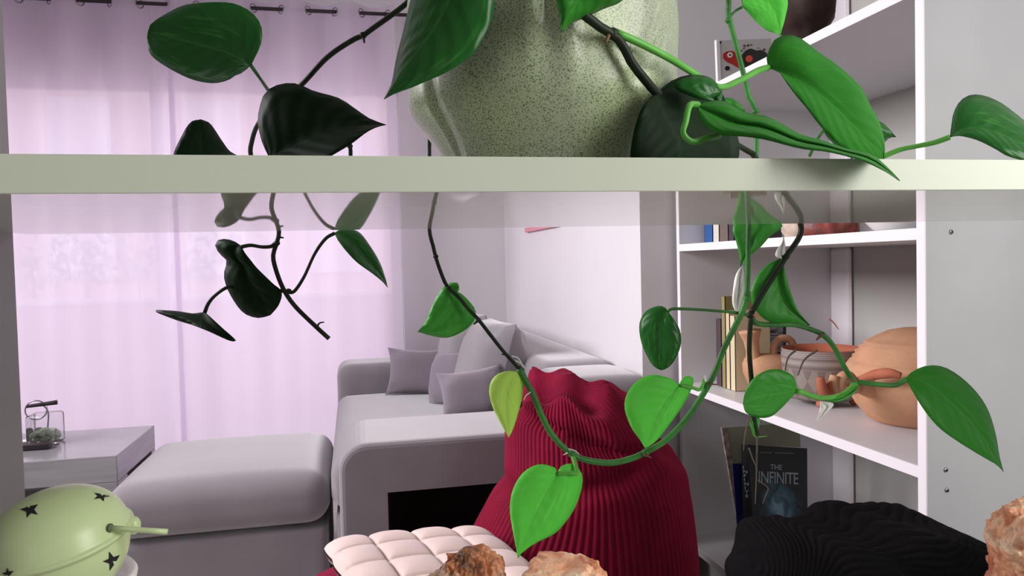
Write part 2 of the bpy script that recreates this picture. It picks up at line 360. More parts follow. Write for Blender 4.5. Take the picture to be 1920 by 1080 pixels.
# ------------------------------------------------------------------ room shell
XW = .875; YW = 4.25; XA = 1.56; YJ = 2.175
struct(box('floor', M_floor, -2.5, 2.1, -3, YW+.2, -.05, 0, b=0))
struct(box('ceiling', M_ceil, -2.5, 2.1, -3, YW+.2, 2.62, 2.7, b=0))
struct(box('wall_left', M_wall, -2.5, -2.4, -3, YW+.2, 0, 2.62, b=0))
struct(box('wall_right', M_wall, XW, XA+.1, YJ, YW+.2, 0, 2.62, b=0))
struct(box('wall_alcove', M_wall, XA, XA+.1, .9, YJ, 0, 2.62, b=0))
struct(box('wall_right_near', M_wall, 2.0, 2.1, -3, .9, 0, 2.62, b=0))
struct(box('wall_return', M_wall, XA+.1, 2.1, .9, 1.0, 0, 2.62, b=0))
struct(box('wall_near', M_wall, -2.5, 2.1, -3.1, -3.0, 0, 2.62, b=0))
wx0, wx1, wz1 = -2.25, .284, 2.134
wf = MB(); wf.box(-2.4, wx0, YW, YW+.2, 0, 2.62); wf.box(wx1, XW, YW, YW+.2, 0, 2.62); wf.box(wx0, wx1, YW, YW+.2, wz1, 2.62)
struct(wf.build('wall_far', M_wall))
M_frame = mat('window_frame_white', (.85, .83, .86), .4)
win = MB()
for a in (wx0, -1.02, wx1-.06): win.box(a, a+.06, YW+.06, YW+.11, .02, wz1)
win.box(wx0, wx1, YW+.06, YW+.11, wz1-.07, wz1); win.box(wx0, wx1, YW+.06, YW+.11, 0, .07)
wo = struct(win.build('window_1', M_frame))
for (a, b) in ((wx0+.06, -1.02), (-.96, wx1-.06)):
    mk('pane', [(a, YW+.085, .07), (b, YW+.085, .07), (b, YW+.085, wz1-.07), (a, YW+.085, wz1-.07)], [[0, 1, 2, 3]], M_pane, wo, smooth=False)
struct(box('baseboard_right', M_edge, XW-.012, XW, YJ, YW, 0, .07)); struct(box('baseboard_far', M_edge, wx1, XW-.012, YW-.012, YW, 0, .07))

# outside seen faintly through the voile: terrace parapet, shrubs behind it, neighbouring block
M_terr = mat('terrace_tiles', (.55, .5, .48), .8); M_par = mat('parapet_render', (.78, .60, .62), .9, nscale=2, namt=.08)
M_fac = mat('facade_pink_render', (.80, .62, .58), .9, nscale=1, namt=.06); M_bush = mat('shrub_leaves', (.45, .55, .48), .6)
struct(box('trim_1', M_terr, -6, 5, YW+.2, 5.9, -.06, -.01, b=0))
struct(box('trim_2', M_par, -6, 5, 5.9, 6.05, -.06, .88, b=0)); struct(box('trim_3', M_white, -6, 5, 5.86, 6.09, .88, .915, b=.003))
V = []; Fc = []
for i in range(900):
    c = np.array([-3.2+rng.random()*2.6, 6.6+rng.random()*.6, 1.0+abs(rng.normal())*.33]); a = rng.normal(size=3); a /= np.linalg.norm(a); b = np.cross(a, rng.normal(size=3)); b /= np.linalg.norm(b)
    k = len(V); s = .05; V += [c-a*s, c+b*s*.5, c+a*s, c-b*s*.5]; Fc.append([k, k+1, k+2, k+3])
for i in range(7):
    v, q = tube_geo([(-3.0+i*.4, 6.9, -.05), (-2.95+i*.4, 6.85, .6), (-3.0+i*.4, 6.9, 1.3)], [.02, .015, .006], 8, 5); k = len(V); V += v; Fc += [[x+k for x in z] for z in q]
tag(mk('terrace_hedge', V, Fc, M_bush), 'leafy hedge beyond the terrace, glinting faintly through the sheer curtain', 'hedge', kind='stuff')
bl = thing('neighbour_building', (-3.5, 17, 0), 'pale pink neighbouring block seen faintly through the sheer curtain', 'building')
box('facade', M_fac, -9, 1.5, 16, 20, 0, 5.2, bl, b=0); box('cornice', M_white, -9.2, 1.7, 15.8, 20.2, 5.2, 5.4, bl, b=0)
for i in range(4):
    for z in (1.0, 3.2):
        w = box('window', M_frame, -8+i*2.4, -6.9+i*2.4, 15.93, 16.02, z, z+1.3, bl, b=0)
        0 and box('pane', mat('dull_pane', (.4, .42, .46), .3), -7.93+i*2.4, -6.97+i*2.4, 15.9, 15.94, z+.07, z+1.23, w, b=0)
struct(box('trim_4', M_terr, -30, 30, 6.6, 40, -.4, -.3, b=0))

# ------------------------------------------------------------------ curtains and rod
YC = 4.05; ZR = 2.436; PER = .27; XM = -1.46
rod = thing('curtain_rod', (-1, YC, ZR), 'thin black curtain rod threaded through the metal rings of the voile', 'curtain rod')
tube('rod', [(-2.2, YC, ZR), (.43, YC, ZR)], .0095, M_black, rod, 4, 12)
for x in (-2.21, .44):
    v, q = sph((x, YC, ZR), (.022, .022, .022)); mk('finial', v, q, M_black, rod)
for x in (-2.1, .36):
    MB().box(x-.006, x+.006, YC, YW, ZR-.008, ZR+.008).box(x-.02, x+.02, YW-.008, YW, ZR-.03, ZR+.03).build('bracket', M_black, rod)
def cy(x, z):
    k = max(0., min(1., (2.45-z)/2.4)); A = .046*(1-.72*k)
    return YC+A*math.cos(2*PI*(x-XM)/PER)+.012*k*math.sin(2*PI*x/.61)
def curtain(x0, x1, label, off=0):
    t = thing('voile_curtain', ((x0+x1)/2, YC, .02), label, 'curtain', 'sheer curtain panels over the window')
    gx = [XM+PER*(k+s*.25) for k in range(-4, 8) for s in (-1, 1)]; gx = [g for g in gx if x0+.02 < g < x1-.02]
    nx = int((x1-x0)/.006); zs = np.r_[np.linspace(.02, 2.33, 34), np.linspace(2.34, 2.475, 22)]
    X = np.linspace(x0, x1, nx); V = [(x, cy(x, z)+off, z) for z in zs for x in X]; Fc = []
    for j in range(len(zs)-1):
        zc = (zs[j]+zs[j+1])/2
        for i in range(nx-1):
            xc = (X[i]+X[i+1])/2
            if any((xc-g)**2*1.6+(zc-ZR+.004)**2 < .0185**2 for g in gx): continue
            Fc.append([j*nx+i, j*nx+i+1, (j+1)*nx+i+1, (j+1)*nx+i])
    mk('voile', V, Fc, M_curt, t)
    for g in gx:
        y = cy(g, ZR); s = (cy(g+.004, ZR)-cy(g-.004, ZR))/.008; d = np.array([1, s, 0]); d /= np.linalg.norm(d)
        pts = [np.array([g, y+off, ZR-.004])+.021*(d*math.cos(a)+np.array([0, 0, 1])*math.sin(a)) for a in np.linspace(0, 2*PI, 17)]
        tube('grommet', pts, .0032, M_ring, t, 24, 6)
curtain(-2.2, -.835, 'left sheer lilac voile curtain panel over the window, behind the side table')
curtain(-.87, .262, 'right sheer lilac voile curtain panel hanging beside the grey corner wall', -.012)

# ------------------------------------------------------------------ bookcase
bx0, bx1, by0, by1 = .985, 1.53, 1.130, 2.15
bc = thing('bookcase', (1.25, 1.64, 0), 'tall white open bookcase along the right wall, holding pottery and books', 'bookcase')
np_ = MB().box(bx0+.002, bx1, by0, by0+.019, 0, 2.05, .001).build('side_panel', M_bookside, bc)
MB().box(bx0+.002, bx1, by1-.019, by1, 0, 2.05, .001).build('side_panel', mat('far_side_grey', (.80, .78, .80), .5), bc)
box('edge_band', M_edge, bx0-.001, bx0+.002, by0, by0+.019, 0, 2.05, np_, b=0)
box('edge_band', M_edge, bx0-.001, bx0+.002, by1-.019, by1, 0, 2.05, bc, b=0)
ST = [.238, .718, 1.145, 1.577, 2.04]
for z in ST:
    s = box('shelf', M_book, bx0+.002, bx1-.012, by0+.019, by1-.019, z-.021, z, bc)
    box('edge_band', M_edge, bx0-.001, bx0+.002, by0+.019, by1-.019, z-.021, z, s, b=0)
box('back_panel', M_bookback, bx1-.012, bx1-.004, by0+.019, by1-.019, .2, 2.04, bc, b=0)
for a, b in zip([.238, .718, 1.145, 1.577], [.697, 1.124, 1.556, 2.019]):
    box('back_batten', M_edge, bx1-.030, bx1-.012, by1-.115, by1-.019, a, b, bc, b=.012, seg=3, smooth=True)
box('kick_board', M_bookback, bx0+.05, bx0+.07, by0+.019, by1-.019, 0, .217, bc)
for (px, py) in ((1783, 435), (1773, 881), (1775, 919)):
    p = atY(px, py, by0); v, q = sph((p[0], by0, p[2]), (.0048, .003, .0048), 12, 6); s = mk('screw', v, q, M_ring, bc)
    box('slot', M_black, p[0]-.002, p[0]+.002, by0-.0034, by0-.0028, p[2]-.002, p[2]+.002, s, b=0)

# ------------------------------------------------------------------ foreground shelving unit
fy0, fy1 = .41, .822; fz0, fz1 = 1.140, 1.1595; lx = -.312; rx = .955; LZ = .655
un = thing('room_divider_shelf', (.3, .6, 0), 'glossy white open shelving unit in the foreground carrying the potted plant', 'shelf')
sb0 = MB().box(lx, rx, fy0+.001, fy1, fz0, fz1, .0008).build('shelf_board', M_shelf, un)
box('edge_band', M_shelfe, lx, rx, fy0, fy0+.0012, fz0, fz1, sb0, b=.0004)
MB().box(lx, rx, fy0, fy1, LZ-.03, LZ, .0008).build('shelf_board', M_shelf, un)
MB().box(lx, rx, fy0, fy1, .06, .09, .0008).build('shelf_board', M_shelf, un)
MB().box(lx-.022, rx+.022, fy0, fy1, 1.86, 1.88, .0008).build('top_board', M_shelf, un)
MB().box(lx-.022, lx, fy0, fy1-.03, 0, 1.86, .0008).build('side_panel', mat('panel_backlit_shade', (.22, .21, .215), .35), un)  # backlit shade of this side panel put into its dark colour
MB().box(rx, rx+.022, fy0, fy1, 0, 1.86, .0008).build('side_panel', M_shelf, un)

# ------------------------------------------------------------------ sofa and footstool
SX = -.05
sf = thing('corner_sofa', (.4, 3.0, 0), 'mauve grey upholstered sofa with wide arms standing against the bright right wall', 'sofa')
def rb(name, x0, x1, y0, y1, z0, z1, r, m, p, bulge=0, n=18):
    v, q = roundbox(x0, x1, y0, y1, z0, z1, r, bulge, n); return mk(name, v, q, m, p)
# near arm: an extruded frame with a storage niche in its outer face
def arm_near():
    y0, y1, zt, r = 2.05, 2.38, .62, .075
    x0, x1 = SX, .868
    out = [(x0, .03)] + [(x0+r-r*math.cos(a), zt-r+r*math.sin(a)) for a in np.linspace(0, PI/2, 9)] + [(x1, zt), (x1, .03)]
    hx0, hx1, hz0, hz1 = .078, .74, .17, .482
    bm = bmesh.new()
    f0 = [bm.verts.new((x, y0, z)) for x, z in out]; f1 = [bm.verts.new((x, y1, z)) for x, z in out]; n = len(out)
    h0 = [bm.verts.new((x, y0, z)) for x, z in ((hx0, hz0), (hx0, hz1), (hx1, hz1), (hx1, hz0))]
    h1 = [bm.verts.new((v.co.x, y0+.27, v.co.z)) for v in h0]
    for i in range(n): bm.faces.new((f0[i], f1[i], f1[(i+1) % n], f0[(i+1) % n]))
    bm.faces.new(f1)
    bm.faces.new(f0[:6]+[h0[1], h0[0]]); bm.faces.new(f0[5:11]+[h0[2], h0[1]]); bm.faces.new([f0[10], f0[11], h0[3], h0[2]]); bm.faces.new([f0[11], f0[0], h0[0], h0[3]])
    for i in range(4): bm.faces.new((h0[i], h0[(i+1) % 4], h1[(i+1) % 4], h1[i]))
    bm.faces.new(h1[::-1]); bmesh.ops.recalc_face_normals(bm, faces=bm.faces[:])
    e = [e for e in bm.edges if all(v in f0 for v in e.verts) and len(e.link_faces) == 2 and any(abs(f.normal.y) < .5 for f in e.link_faces)]
    bmesh.ops.bevel(bm, geom=e, offset=.016, segments=3, profile=.5, affect='EDGES')
    bm.verts.index_update(); V = [v.co[:] for v in bm.verts]; Q = [[v.index for v in p.verts] for p in bm.faces]; bm.free()
    o = mk('armrest', V, Q, M_sofa, sf, smooth=False)
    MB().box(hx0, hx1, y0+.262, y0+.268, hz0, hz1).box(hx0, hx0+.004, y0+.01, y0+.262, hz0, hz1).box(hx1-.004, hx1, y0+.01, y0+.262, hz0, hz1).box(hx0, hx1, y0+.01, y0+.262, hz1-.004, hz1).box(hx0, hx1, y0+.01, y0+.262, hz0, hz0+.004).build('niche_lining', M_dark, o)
arm_near()
rb('armrest', -.085, .868, 3.70, 3.99, .03, .625, .06, M_sofa, sf)
rb('seat_base', SX-.02, .868, 2.385, 3.695, .03, .32, .02, M_sofa, sf)
rb('seat_cushion', SX-.035, .62, 2.39, 3.69, .325, .485, .055, M_sofa, sf, bulge=.02)
rb('backrest', .60, .868, 2.385, 3.99, .3, .765, .05, M_sofa, sf)
rb('backrest', .56, .868, 2.06, 2.38, .55, .755, .05, M_sofa, sf, bulge=.01)
tl = np.array([-.25, 0, 1.]);
for (c, w) in (((.50, 3.40, .685), .56), ((.515, 2.86, .685), .54)):
    pillow('back_cushion', c, (0, -1, 0.02), (.28, 0, 1), w, .40, .23, M_sofa, parent=sf, corner=.03)
for x in (0.0, .75):
    for y in (2.12, 3.9): MB().box(x, x+.05, y, y+.05, 0, .035, .003).build('leg', M_black, sf)

fs = thing('footstool', (-.4, 2.75, 0), 'large rectangular grey upholstered footstool in front of the sofa, beside its near arm', 'footstool')
rb('base', -.72, -.10, 2.43, 3.05, .02, .275, .02, M_sofa, fs)
rb('cushion', -.755, -.09, 2.40, 3.07, .285, .452, .07, M_sofa, fs, bulge=.022)
for x in (-.66, -.17):
    for y in (2.5, 2.95): MB().box(x, x+.05, y, y+.05, 0, .022).build('foot', M_black, fs)

def vec(a, b): return np.array(b)-np.array(a)
pillow('throw_pillow', atY(786, 697, 3.52), (1, -.25, -.04), (.52, .12, 1), .31, .225, .12, M_pillow, 'grey throw pillow leaning on the far arm of the sofa', 'pillow', corner=.12)
pillow('throw_pillow', atY(849, 711, 3.18), (.55, -.75, .12), (.32, .05, .9), .25, .25, .13, M_pillow, 'middle grey throw pillow, turned edge-on between the two other small pillows', 'pillow', corner=.12)
pillow('throw_pillow', atY(884, 739, 2.60), (1, -.15, .12), (.22, .15, 1), .235, .185, .13, M_pillow, 'grey throw pillow nearest the camera, standing on the seat behind the near arm', 'pillow', corner=.13)

# picture low on the right wall, its lower edge showing under the shelf
pr_ = thing('framed_picture', (XW-.01, 3.4, 1.25), 'pink framed picture on the right wall, only its lower edge showing below the shelf', 'picture')
pa = atX(990, 436, XW)[1]; pb = atX(1052, 432, XW)[1]; zb = atX(990, 436, XW)[2]
box('frame', mat('pink_frame', (.70, .28, .33), .5), XW-.018, XW, pb, pa, zb, zb+.30, pr_); box('print', mat('pale_pink_print', (.8, .6, .6), .5), XW-.0195, XW-.018, pb+.02, pa-.02, zb+.02, zb+.28, pr_, b=0)

# ------------------------------------------------------------------ side table, jar, remote
st = thing('side_table', (-1.3, 3.12, 0), 'glossy light grey block side table in front of the window at the far left', 'table')
tx0, tx1, ty0, ty1, tz = -1.75, -.835, 2.87, 3.39, .452
box('top', M_table, tx0, tx1, ty0, ty1, tz-.095, tz, st, b=.003)
lg = MB(); lg.box(tx1-.12, tx1, ty0, ty0+.12, 0, tz-.095, .003); lg.box(tx1-.12, tx1, ty1-.06, ty1, 0, tz-.095, .003); lg.box(tx1-.12, tx1, ty0+.12, ty1-.06, 0, .312, .003)
lg.build('side_panel', M_table, st)
box('side_panel', M_table, tx0, tx0+.12, ty0, ty1, 0, tz-.095, st, b=.003)
box('inner_shelf', M_tablew, tx0+.12, tx1-.12, ty0+.01, ty1, .20, .22, st); box('back', M_tablew, tx0+.12, tx1-.12, ty1-.02, ty1-.005, .22, tz-.095, st)
box('inner_panel', M_tablew, tx1-.135, tx1-.121, ty0+.02, ty0+.3, .22, tz-.095, st)
jl = (-1.165, 3.16, tz)
jr = thing('glass_jar', jl, 'clear glass jar of pale pebbles holding a bent wire, on the side table', 'jar')
w, dz = .052, .118
MB().box(jl[0]-w, jl[0]+w, jl[1]-w, jl[1]+w, tz+.0005, tz+dz, .012, 3).build('glass', M_glass, jr, True)
k = MB()
for i in range(55):
    s = .010+rng.random()*.009; v, q = sph((jl[0]+(rng.random()*2-1)*(w-.018), jl[1]+(rng.random()*2-1)*(w-.018), tz+.012+rng.random()*.045*(.7+.3*rng.random())), (s, s*1.1, s*.75), 7, 5); k.add(v, q)
tag(k.build('pebbles', M_stone, jr, True), kind='stuff')
c = np.array([jl[0]-.022, jl[1]-.02, tz+.135]); ring = [c+.036*np.array([math.cos(a), .1*math.cos(a), math.sin(a)]) for a in np.linspace(.9, 2*PI+.3, 18)]
tube('wire_loop', ring, .0028, M_ring, jr, 40, 6)
tube('wire_stem', [(jl[0]-.005, jl[1], tz+.150), (jl[0]+.012, jl[1], tz+.12), (jl[0]+.008, jl[1], tz+.06)], .0028, M_ring, jr, 12, 6)
tube('perch', [(jl[0]-.055, jl[1]-.02, tz+.150), (jl[0]+.045, jl[1], tz+.157)], [.006, .009], M_black, jr, 8, 8)
p0 = atZ(100, 838, tz); rm = thing('remote_control', (p0[0]-.1, p0[1], tz), 'black remote control lying in front of the glass jar', 'remote control')
box('body', M_black, p0[0]-.21, p0[0], p0[1]-.045, p0[1]-.003, tz+.0005, tz+.027, rm, b=.006, smooth=True)
for i in range(6): v, q = sph((p0[0]-.19+i*.03, p0[1]-.024, tz+.027), (.006, .006, .002), 8, 5); mk('button', v, q, M_ring, rm)
tg = atZ(87, 829, tz); box('card_pack', M_white, tg[0]-.10, tg[0]+.02, tg[1]-.01, tg[1]+.02, tz+.0005, tz+.012); o = bpy.data.objects['card_pack']
tag(o, 'small flat white pack between the black remote and the glass jar', 'pack')

# ------------------------------------------------------------------ beanbags, pouf, cushion
def beanbag(name, cx, cy, z0, z1, rx, ry, ribs, m, fn, label, cat, M=90, per=6, amp=.0045, prof=None):
    N = ribs*per; V = np.zeros((M+1, N, 3)); A = 2*PI*np.arange(N)/N
    pv, pr = zip(*prof)
    for j in range(M+1):
        v = j/M
        z = z0+(z1-z0)*np.interp(v, np.linspace(0, 1, len(pv)), [p for p in pv])
        r = np.interp(v, np.linspace(0, 1, len(pr)), pr)
        wob = .22*np.sin(3*A+v*6)+.12*np.sin(7*A-v*9)
        rib = amp*np.abs(np.sin((ribs*A+wob*3)/2))*min(1, r*2.2)
        x = np.cos(A)*(rx*r+rib); y = np.sin(A)*(ry*r+rib); zz = np.full(N, z)
        V[j, :, 0] = cx+x; V[j, :, 1] = cy+y; V[j, :, 2] = zz+(rib*.8 if v > .75 else 0)
    V = fn(V, A)
    Fc = [[j*N+i, j*N+(i+1) % N, (j+1)*N+(i+1) % N, (j+1)*N+i] for j in range(M) for i in range(N)]
    Fc.append([M*N+i for i in range(N)]); Fc.append([i for i in range(N)][::-1])
    o = mk(name, V.reshape(-1, 3), Fc, m); return tag(o, label, cat)
def smooth_prof(pts, n=60):
    return [tuple(q) for q in catmull(pts, n)]
def fold(V, amp, seed, kx, ky, kz, zlo, zhi):
    x, y, z = V[..., 0], V[..., 1], V[..., 2]; w = np.clip((z-zlo)/(zhi-zlo), 0, 1)
    s = np.sin(kx*x+ky*y+kz*z+seed+1.3*np.sin(9*x-7*z+seed)+.8*np.sin(14*y+5*z)); s = np.sign(s)*np.abs(s)**.7
    return amp*w*s
def fmar(V, A):
    z = V[..., 2]; t = np.clip((z-.25)/.6, 0, 1)
    V[..., 0] -= .015*t+.065*t**3
    hi = np.clip((z-.50)/.35, 0, 1)
    n1 = np.clip((z-.42)/.25, 0, 1); n1 = n1*n1*(3-2*n1); dxl = V[..., 0]-.56; V[..., 0] -= np.where(dxl < 0, dxl, 0)*.24*n1
    d = fold(V, .019, .4, 22, 10, 30, .52, .80)
    cxm = .565-.065*t**3; dx = V[..., 0]-cxm; dy = V[..., 1]-1.77; L = np.sqrt(dx*dx+dy*dy)+1e-6
    V[..., 0] += d*dx/L; V[..., 1] += d*dy/L
    # top gathered up towards the left, sagging to the right
    V[..., 2] += hi*(-.17*(V[..., 0]-.50))
    V[..., 2] += hi**2*(.036*np.sin(30*V[..., 0]+24*V[..., 1])+.016*np.sin(60*V[..., 0]-20*V[..., 1]))
    # waist crease
    cr = np.exp(-((z-.60-.25*(V[..., 0]-.5))/.02)**2); V[..., 0] -= .018*cr*dx/L; V[..., 1] -= .018*cr*dy/L
    cr = np.exp(-((z-.715+.22*(V[..., 0]-.45)+.02*np.sin(14*V[..., 0]))/.014)**2); V[..., 0] -= .022*cr*dx/L; V[..., 1] -= .026*cr*dy/L
    # flare of the lower left lobe
    lo = np.exp(-((z-.36)/.12)**2)*np.clip(-dx/.2, 0, 1); V[..., 0] -= .06*lo
    return V
beanbag('corduroy_beanbag', .572, 1.77, .0, .80, .262, .235, 104, M_maroon, fmar, 'tall slouching maroon corduroy beanbag in front of the sofa arm', 'beanbag',
        prof=smooth_prof([(0, .80), (.02, .93), (.15, 1.0), (.35, 1.0), (.55, .98), (.75, .93), (.90, .80), (.97, .60), (1.0, .25), (1.0, .02)]))
def black_bag():
    cx, cy0, N, M = .775, .995, 600, 250
    pf = smooth_prof([(0, .80), (.02, .93), (.2, 1.0), (.5, 1.0), (.78, .985), (.92, .92), (.985, .76), (1.0, .5), (1.0, .02)], 200)
    u = np.linspace(0, 1, M+1)**.62
    zz = np.interp(u, np.linspace(0, 1, 200), [p[0] for p in pf])*.688; rr = np.interp(u, np.linspace(0, 1, 200), [p[1] for p in pf])
    A = 2*PI*np.arange(N)/N; ca, sa = np.cos(A), np.sin(A); sq = (np.abs(ca)**3+np.abs(sa)**3)**(-1/3)
    x = cx+.243*rr[:, None]*(ca*sq)[None]; y = cy0+.125*rr[:, None]*(sa*sq)[None]; z = np.repeat(zz[:, None], N, 1)
    nx = np.repeat((ca/.243)[None], M+1, 0); ny = np.repeat((sa/.125)[None], M+1, 0); nz = np.clip((z-.60)/.10, 0, 1)**2*14; L = np.sqrt(nx**2+ny**2+nz**2); nx, ny, nz = nx/L, ny/L, nz/L
    hi = np.clip((z-.40)/.28, 0, 1)
    # slump: left lobe sinks, a ridge runs from the centre to the back right, right side falls away
    z = z+hi*(.0*x+.012*np.exp(-((x-.80)/.05)**2-((y-1.08)/.05)**2)-.075*np.clip((x-.87)/.14, 0, 1)**1.3+.006*np.clip((.66-x)/.10, 0, 1))
    fo = np.sin(38*z+30*x+14*y+1.5*np.sin(17*x)+.6)
    d = .008*hi*np.sign(fo)*np.abs(fo)**.6 + .007*np.sin(60*x+40*z+2*np.sin(20*z))*np.clip((.66-x)/.08, 0, 1)*hi
    le = np.logaddexp(0, (.635-x)*40)/40
    ph = z+1.9*le+.35*y+.012*np.sin(24*x+9*y)+.006*np.sin(51*x-13*z)
    d = d+.0030*np.abs(np.sin(ph*PI/.0098))
    x = x+nx*d; y = y+ny*d; z = z+nz*d
    y = np.where((x > .955) & (y > 1.118), 1.118, y)
    V = np.stack([x, y, z], -1).reshape(-1, 3)
    Fc = [[j*N+i, j*N+(i+1) % N, (j+1)*N+(i+1) % N, (j+1)*N+i] for j in range(M) for i in range(N)]; Fc.append([M*N+i for i in range(N)]); Fc.append([i for i in range(N)][::-1])
    tag(mk('corduroy_beanbag', V, Fc, M_blackc), 'slumped black corduroy beanbag in front of the bookcase', 'beanbag')
black_bag()
def fpouf(V, A): return V
beanbag('corduroy_pouf', .080, 1.51, .0, .468, .235, .205, 84, M_maroon, fpouf, 'low maroon corduroy pouf under the tufted pink cushion', 'pouf', M=50,
        prof=smooth_prof([(0, .85), (.03, .95), (.3, 1.0), (.7, 1.0), (.92, .93), (.99, .75), (1.0, .4), (1.0, .02)]))
def tufted():
    c0 = np.array([.142, 1.452, .508]); a = np.array([.335, .070, -.03]); b = np.array([.075, -.335, -.0]); a *= .37/np.linalg.norm(a); b *= .37/np.linalg.norm(b); n = 84; V = []; Fc = []; K = 4
    for s in (1, -1):
        base = len(V)
        for j in range(n+1):
            for i in range(n+1):
                u = -1+2*i/n; w = -1+2*j/n
                tu = abs(math.sin(PI*K*(u+1)/2)); tw = abs(math.sin(PI*K*(w+1)/2))
                puff = (tu*tw)**.35; seam = min(tu, tw)**.4
                edge = ((1-u**6)*(1-w**6))**.5
                th = .032*edge*(.42+.33*puff+.25*seam)+.004
                sc = 1-.02*(1-(tu if abs(w) > .9 else 1))-.02*(1-(tw if abs(u) > .9 else 1))
                V.append(c0+a*u*.5*sc+b*w*.5*sc+np.array([0, 0, s*th-.018*(u*u+w*w)*.2]))
        for j in range(n):
            for i in range(n):
                q = [base+j*(n+1)+i, base+(j+1)*(n+1)+i, base+(j+1)*(n+1)+i+1, base+j*(n+1)+i+1]; Fc.append(q if s == 1 else q[::-1])
    cu = thing('tufted_cushion', (c0[0], c0[1], .485), 'pale pink square tufted seat cushion lying on the maroon pouf', 'cushion')
    mk('cover', V, Fc, M_pink, cu)
    for i in range(1, K):
        for j in range(1, K):
            p = c0+a*(-.5+i/K)+b*(-.5+j/K); v, q = sph((p[0], p[1], p[2]+.0125), (.004, .004, .002), 8, 5); mk('tuft_button', v, q, M_pink, cu)
tufted()

# ------------------------------------------------------------------ things in the bookcase
def card(px, y, m, name, parent=None, ext=(0, .012, 0), uv=None, **k):
    P = [atY(a, b, y) for a, b in px]
    for p in P: p[2] = max(p[2], (z3 if px[-1][1] < 760 else .239)+.0008)
    return prism(name, P, ext, m, parent, uv=uv)
def book(xa, xb, ya, yb, z0, h, m, label, group=None, pages=True, tilt=0):
    t = thing('book', ((xa+xb)/2, ya, z0), label, 'book', group)
    w = xb-xa
    def sh(P): return [(p[0]+tilt*(p[2]-z0), p[1], p[2]) for p in P]
    mb = MB(); mb.box(xa, xa+.002, ya, yb, z0+.001, z0+h).box(xb-.002, xb, ya, yb, z0+.001, z0+h).box(xa, xb, ya, ya+.002, z0+.001, z0+h); mb.v = sh(mb.v); mb.build('cover', m, t)
    pg = MB().box(xa+.002, xb-.002, ya+.002, yb-.004, z0+.004, z0+h-.004); pg.v = sh(pg.v); pg.build('pages', M_pages, t); return t
M_pages = mat('paper_pages', (.72, .66, .52), .8)
B_ = lambda n, c: mat(n, c, .5)
z3 = .719
# second shelf: row of spines at the far end (spines face the room, so they run along y)
def spine_book(px0, px1, x, z0, h, d, m, label, group=None):
    y1 = atX(px0, 500, x)[1]; y0 = atX(px1, 500, x)[1]; t = thing('book', (x, (y0+y1)/2, z0), label, 'book', group)
    MB().box(x, x+.002, y0, y1, z0+.001, z0+h).box(x, x+d, y0, y0+.0015, z0+.001, z0+h).box(x, x+d, y1-.0015, y1, z0+.001, z0+h).build('cover', m, t)
    MB().box(x+.003, x+d-.004, y0+.0018, y1-.0018, z0+.004, z0+h-.004).build('pages', M_pages, t); return t
X2 = 1.06
for (a, b, m, lab, h) in ((1322, 1337, B_('blue_cover', (.02, .10, .32)), 'bright blue book, leftmost on the shelf just under the foreground board', .21),
                          (1338, 1349, B_('cream_cover', (.7, .66, .58)), 'cream white book between the blue and the brown book', .2),
                          (1350, 1366, B_('brown_teal_cover', (.16, .12, .10)), 'brown book right of the cream white book', .22),
                          (1367, 1377, B_('dark_cover', (.05, .04, .05)), 'thin dark book at the right end of the short row', .2)):
    spine_book(a, b, X2, 1.146, h, .15, m, lab)
def blob(name, c, r, m, label, cat, seed=0, amp=.2, n=40, mm=24, sq=1):
    V, Fc = sph((0, 0, 0), (1, 1, 1), n, mm); V = np.array(V); out = []
    for p in V:
        k = 1+amp*noise.noise(Vector(p*1.3)+Vector((seed, 0, 0)))+amp*.5*noise.noise(Vector(p*3.1)+Vector((0, seed, 0))); q = p*k*np.array(r)
        q[2] = max(q[2], -r[2]*.75); out.append(q+np.array(c)+[0, 0, r[2]*.75])
    o = mk(name, out, Fc, m); return tag(o, label, cat) if label else o
p = atX(1478, 440, 1.10); blob('shell_stone', (1.13, p[1], 1.146), (.045, .05, .05), mat('cream_stone', (.62, .50, .40), .8, nscale=30, namt=.25), 'lumpy cream stone beside the dark vine stem on the second shelf', 'stone', 3)
p = atX(1527, 432, 1.10); blob('carved_ornament', (1.14, p[1], 1.146), (.05, .075, .06), mat('red_brown_carving', (.22, .045, .03), .45, nscale=25, namt=.6), 'glossy reddish brown carved ornament right of the cream stone', 'ornament', 8, .4)
bw = atX(1660, 420, 1.13); V, Fc, UV = lathe(1.16, bw[1], [(.001, 1.152), (.035, 1.147), (.05, 1.155), (.105, 1.215), (.12, 1.245), (.116, 1.245), (.10, 1.216), (.045, 1.160), (.001, 1.158)], 48)
tag(mk('white_dish', V, Fc, M_white), 'wide white dish near the right end of the second shelf', 'dish')

# third shelf
z3 = .719
def spine_row(specs, x, z0):
    for (a, b, ptop, d, m, lab) in specs:
        ym = (atX(a, 650, x)[1]+atX(b, 650, x)[1])/2; h = atX((a+b)/2, ptop, x)[2]-z0; spine_book(a, b, x, z0, h, d, m, lab)
spine_row([(1341, 1350, 598, .11, B_('plum_cover', (.09, .05, .07)), 'low plum coloured book, leftmost on the pottery shelf'),
           (1351, 1358, 556, .11, B_('olive_cover', (.30, .27, .10)), 'tall thin olive magazine at the far end of the pottery shelf'),
           (1359, 1366, 582, .11, B_('cream_cover_b', (.72, .58, .38)), 'thin cream magazine right of the tall olive one'),
           (1367, 1376, 592, .11, B_('yellow_cream_cover', (.75, .65, .42)), 'cream yellow magazine touching the navy picture book')], 1.06, z3)
sb = thing('picture_book', atY(1425, 700, 2.0), 'navy picture book with a grey sea photo, standing behind the clay jug', 'book')
q = [(1379, 726), (1474, 718), (1474, 598), (1379, 606)]
card(q, 1.99, B_('navy_cover', (.02, .02, .05)), 'cover', sb, ext=(0, .02, 0))
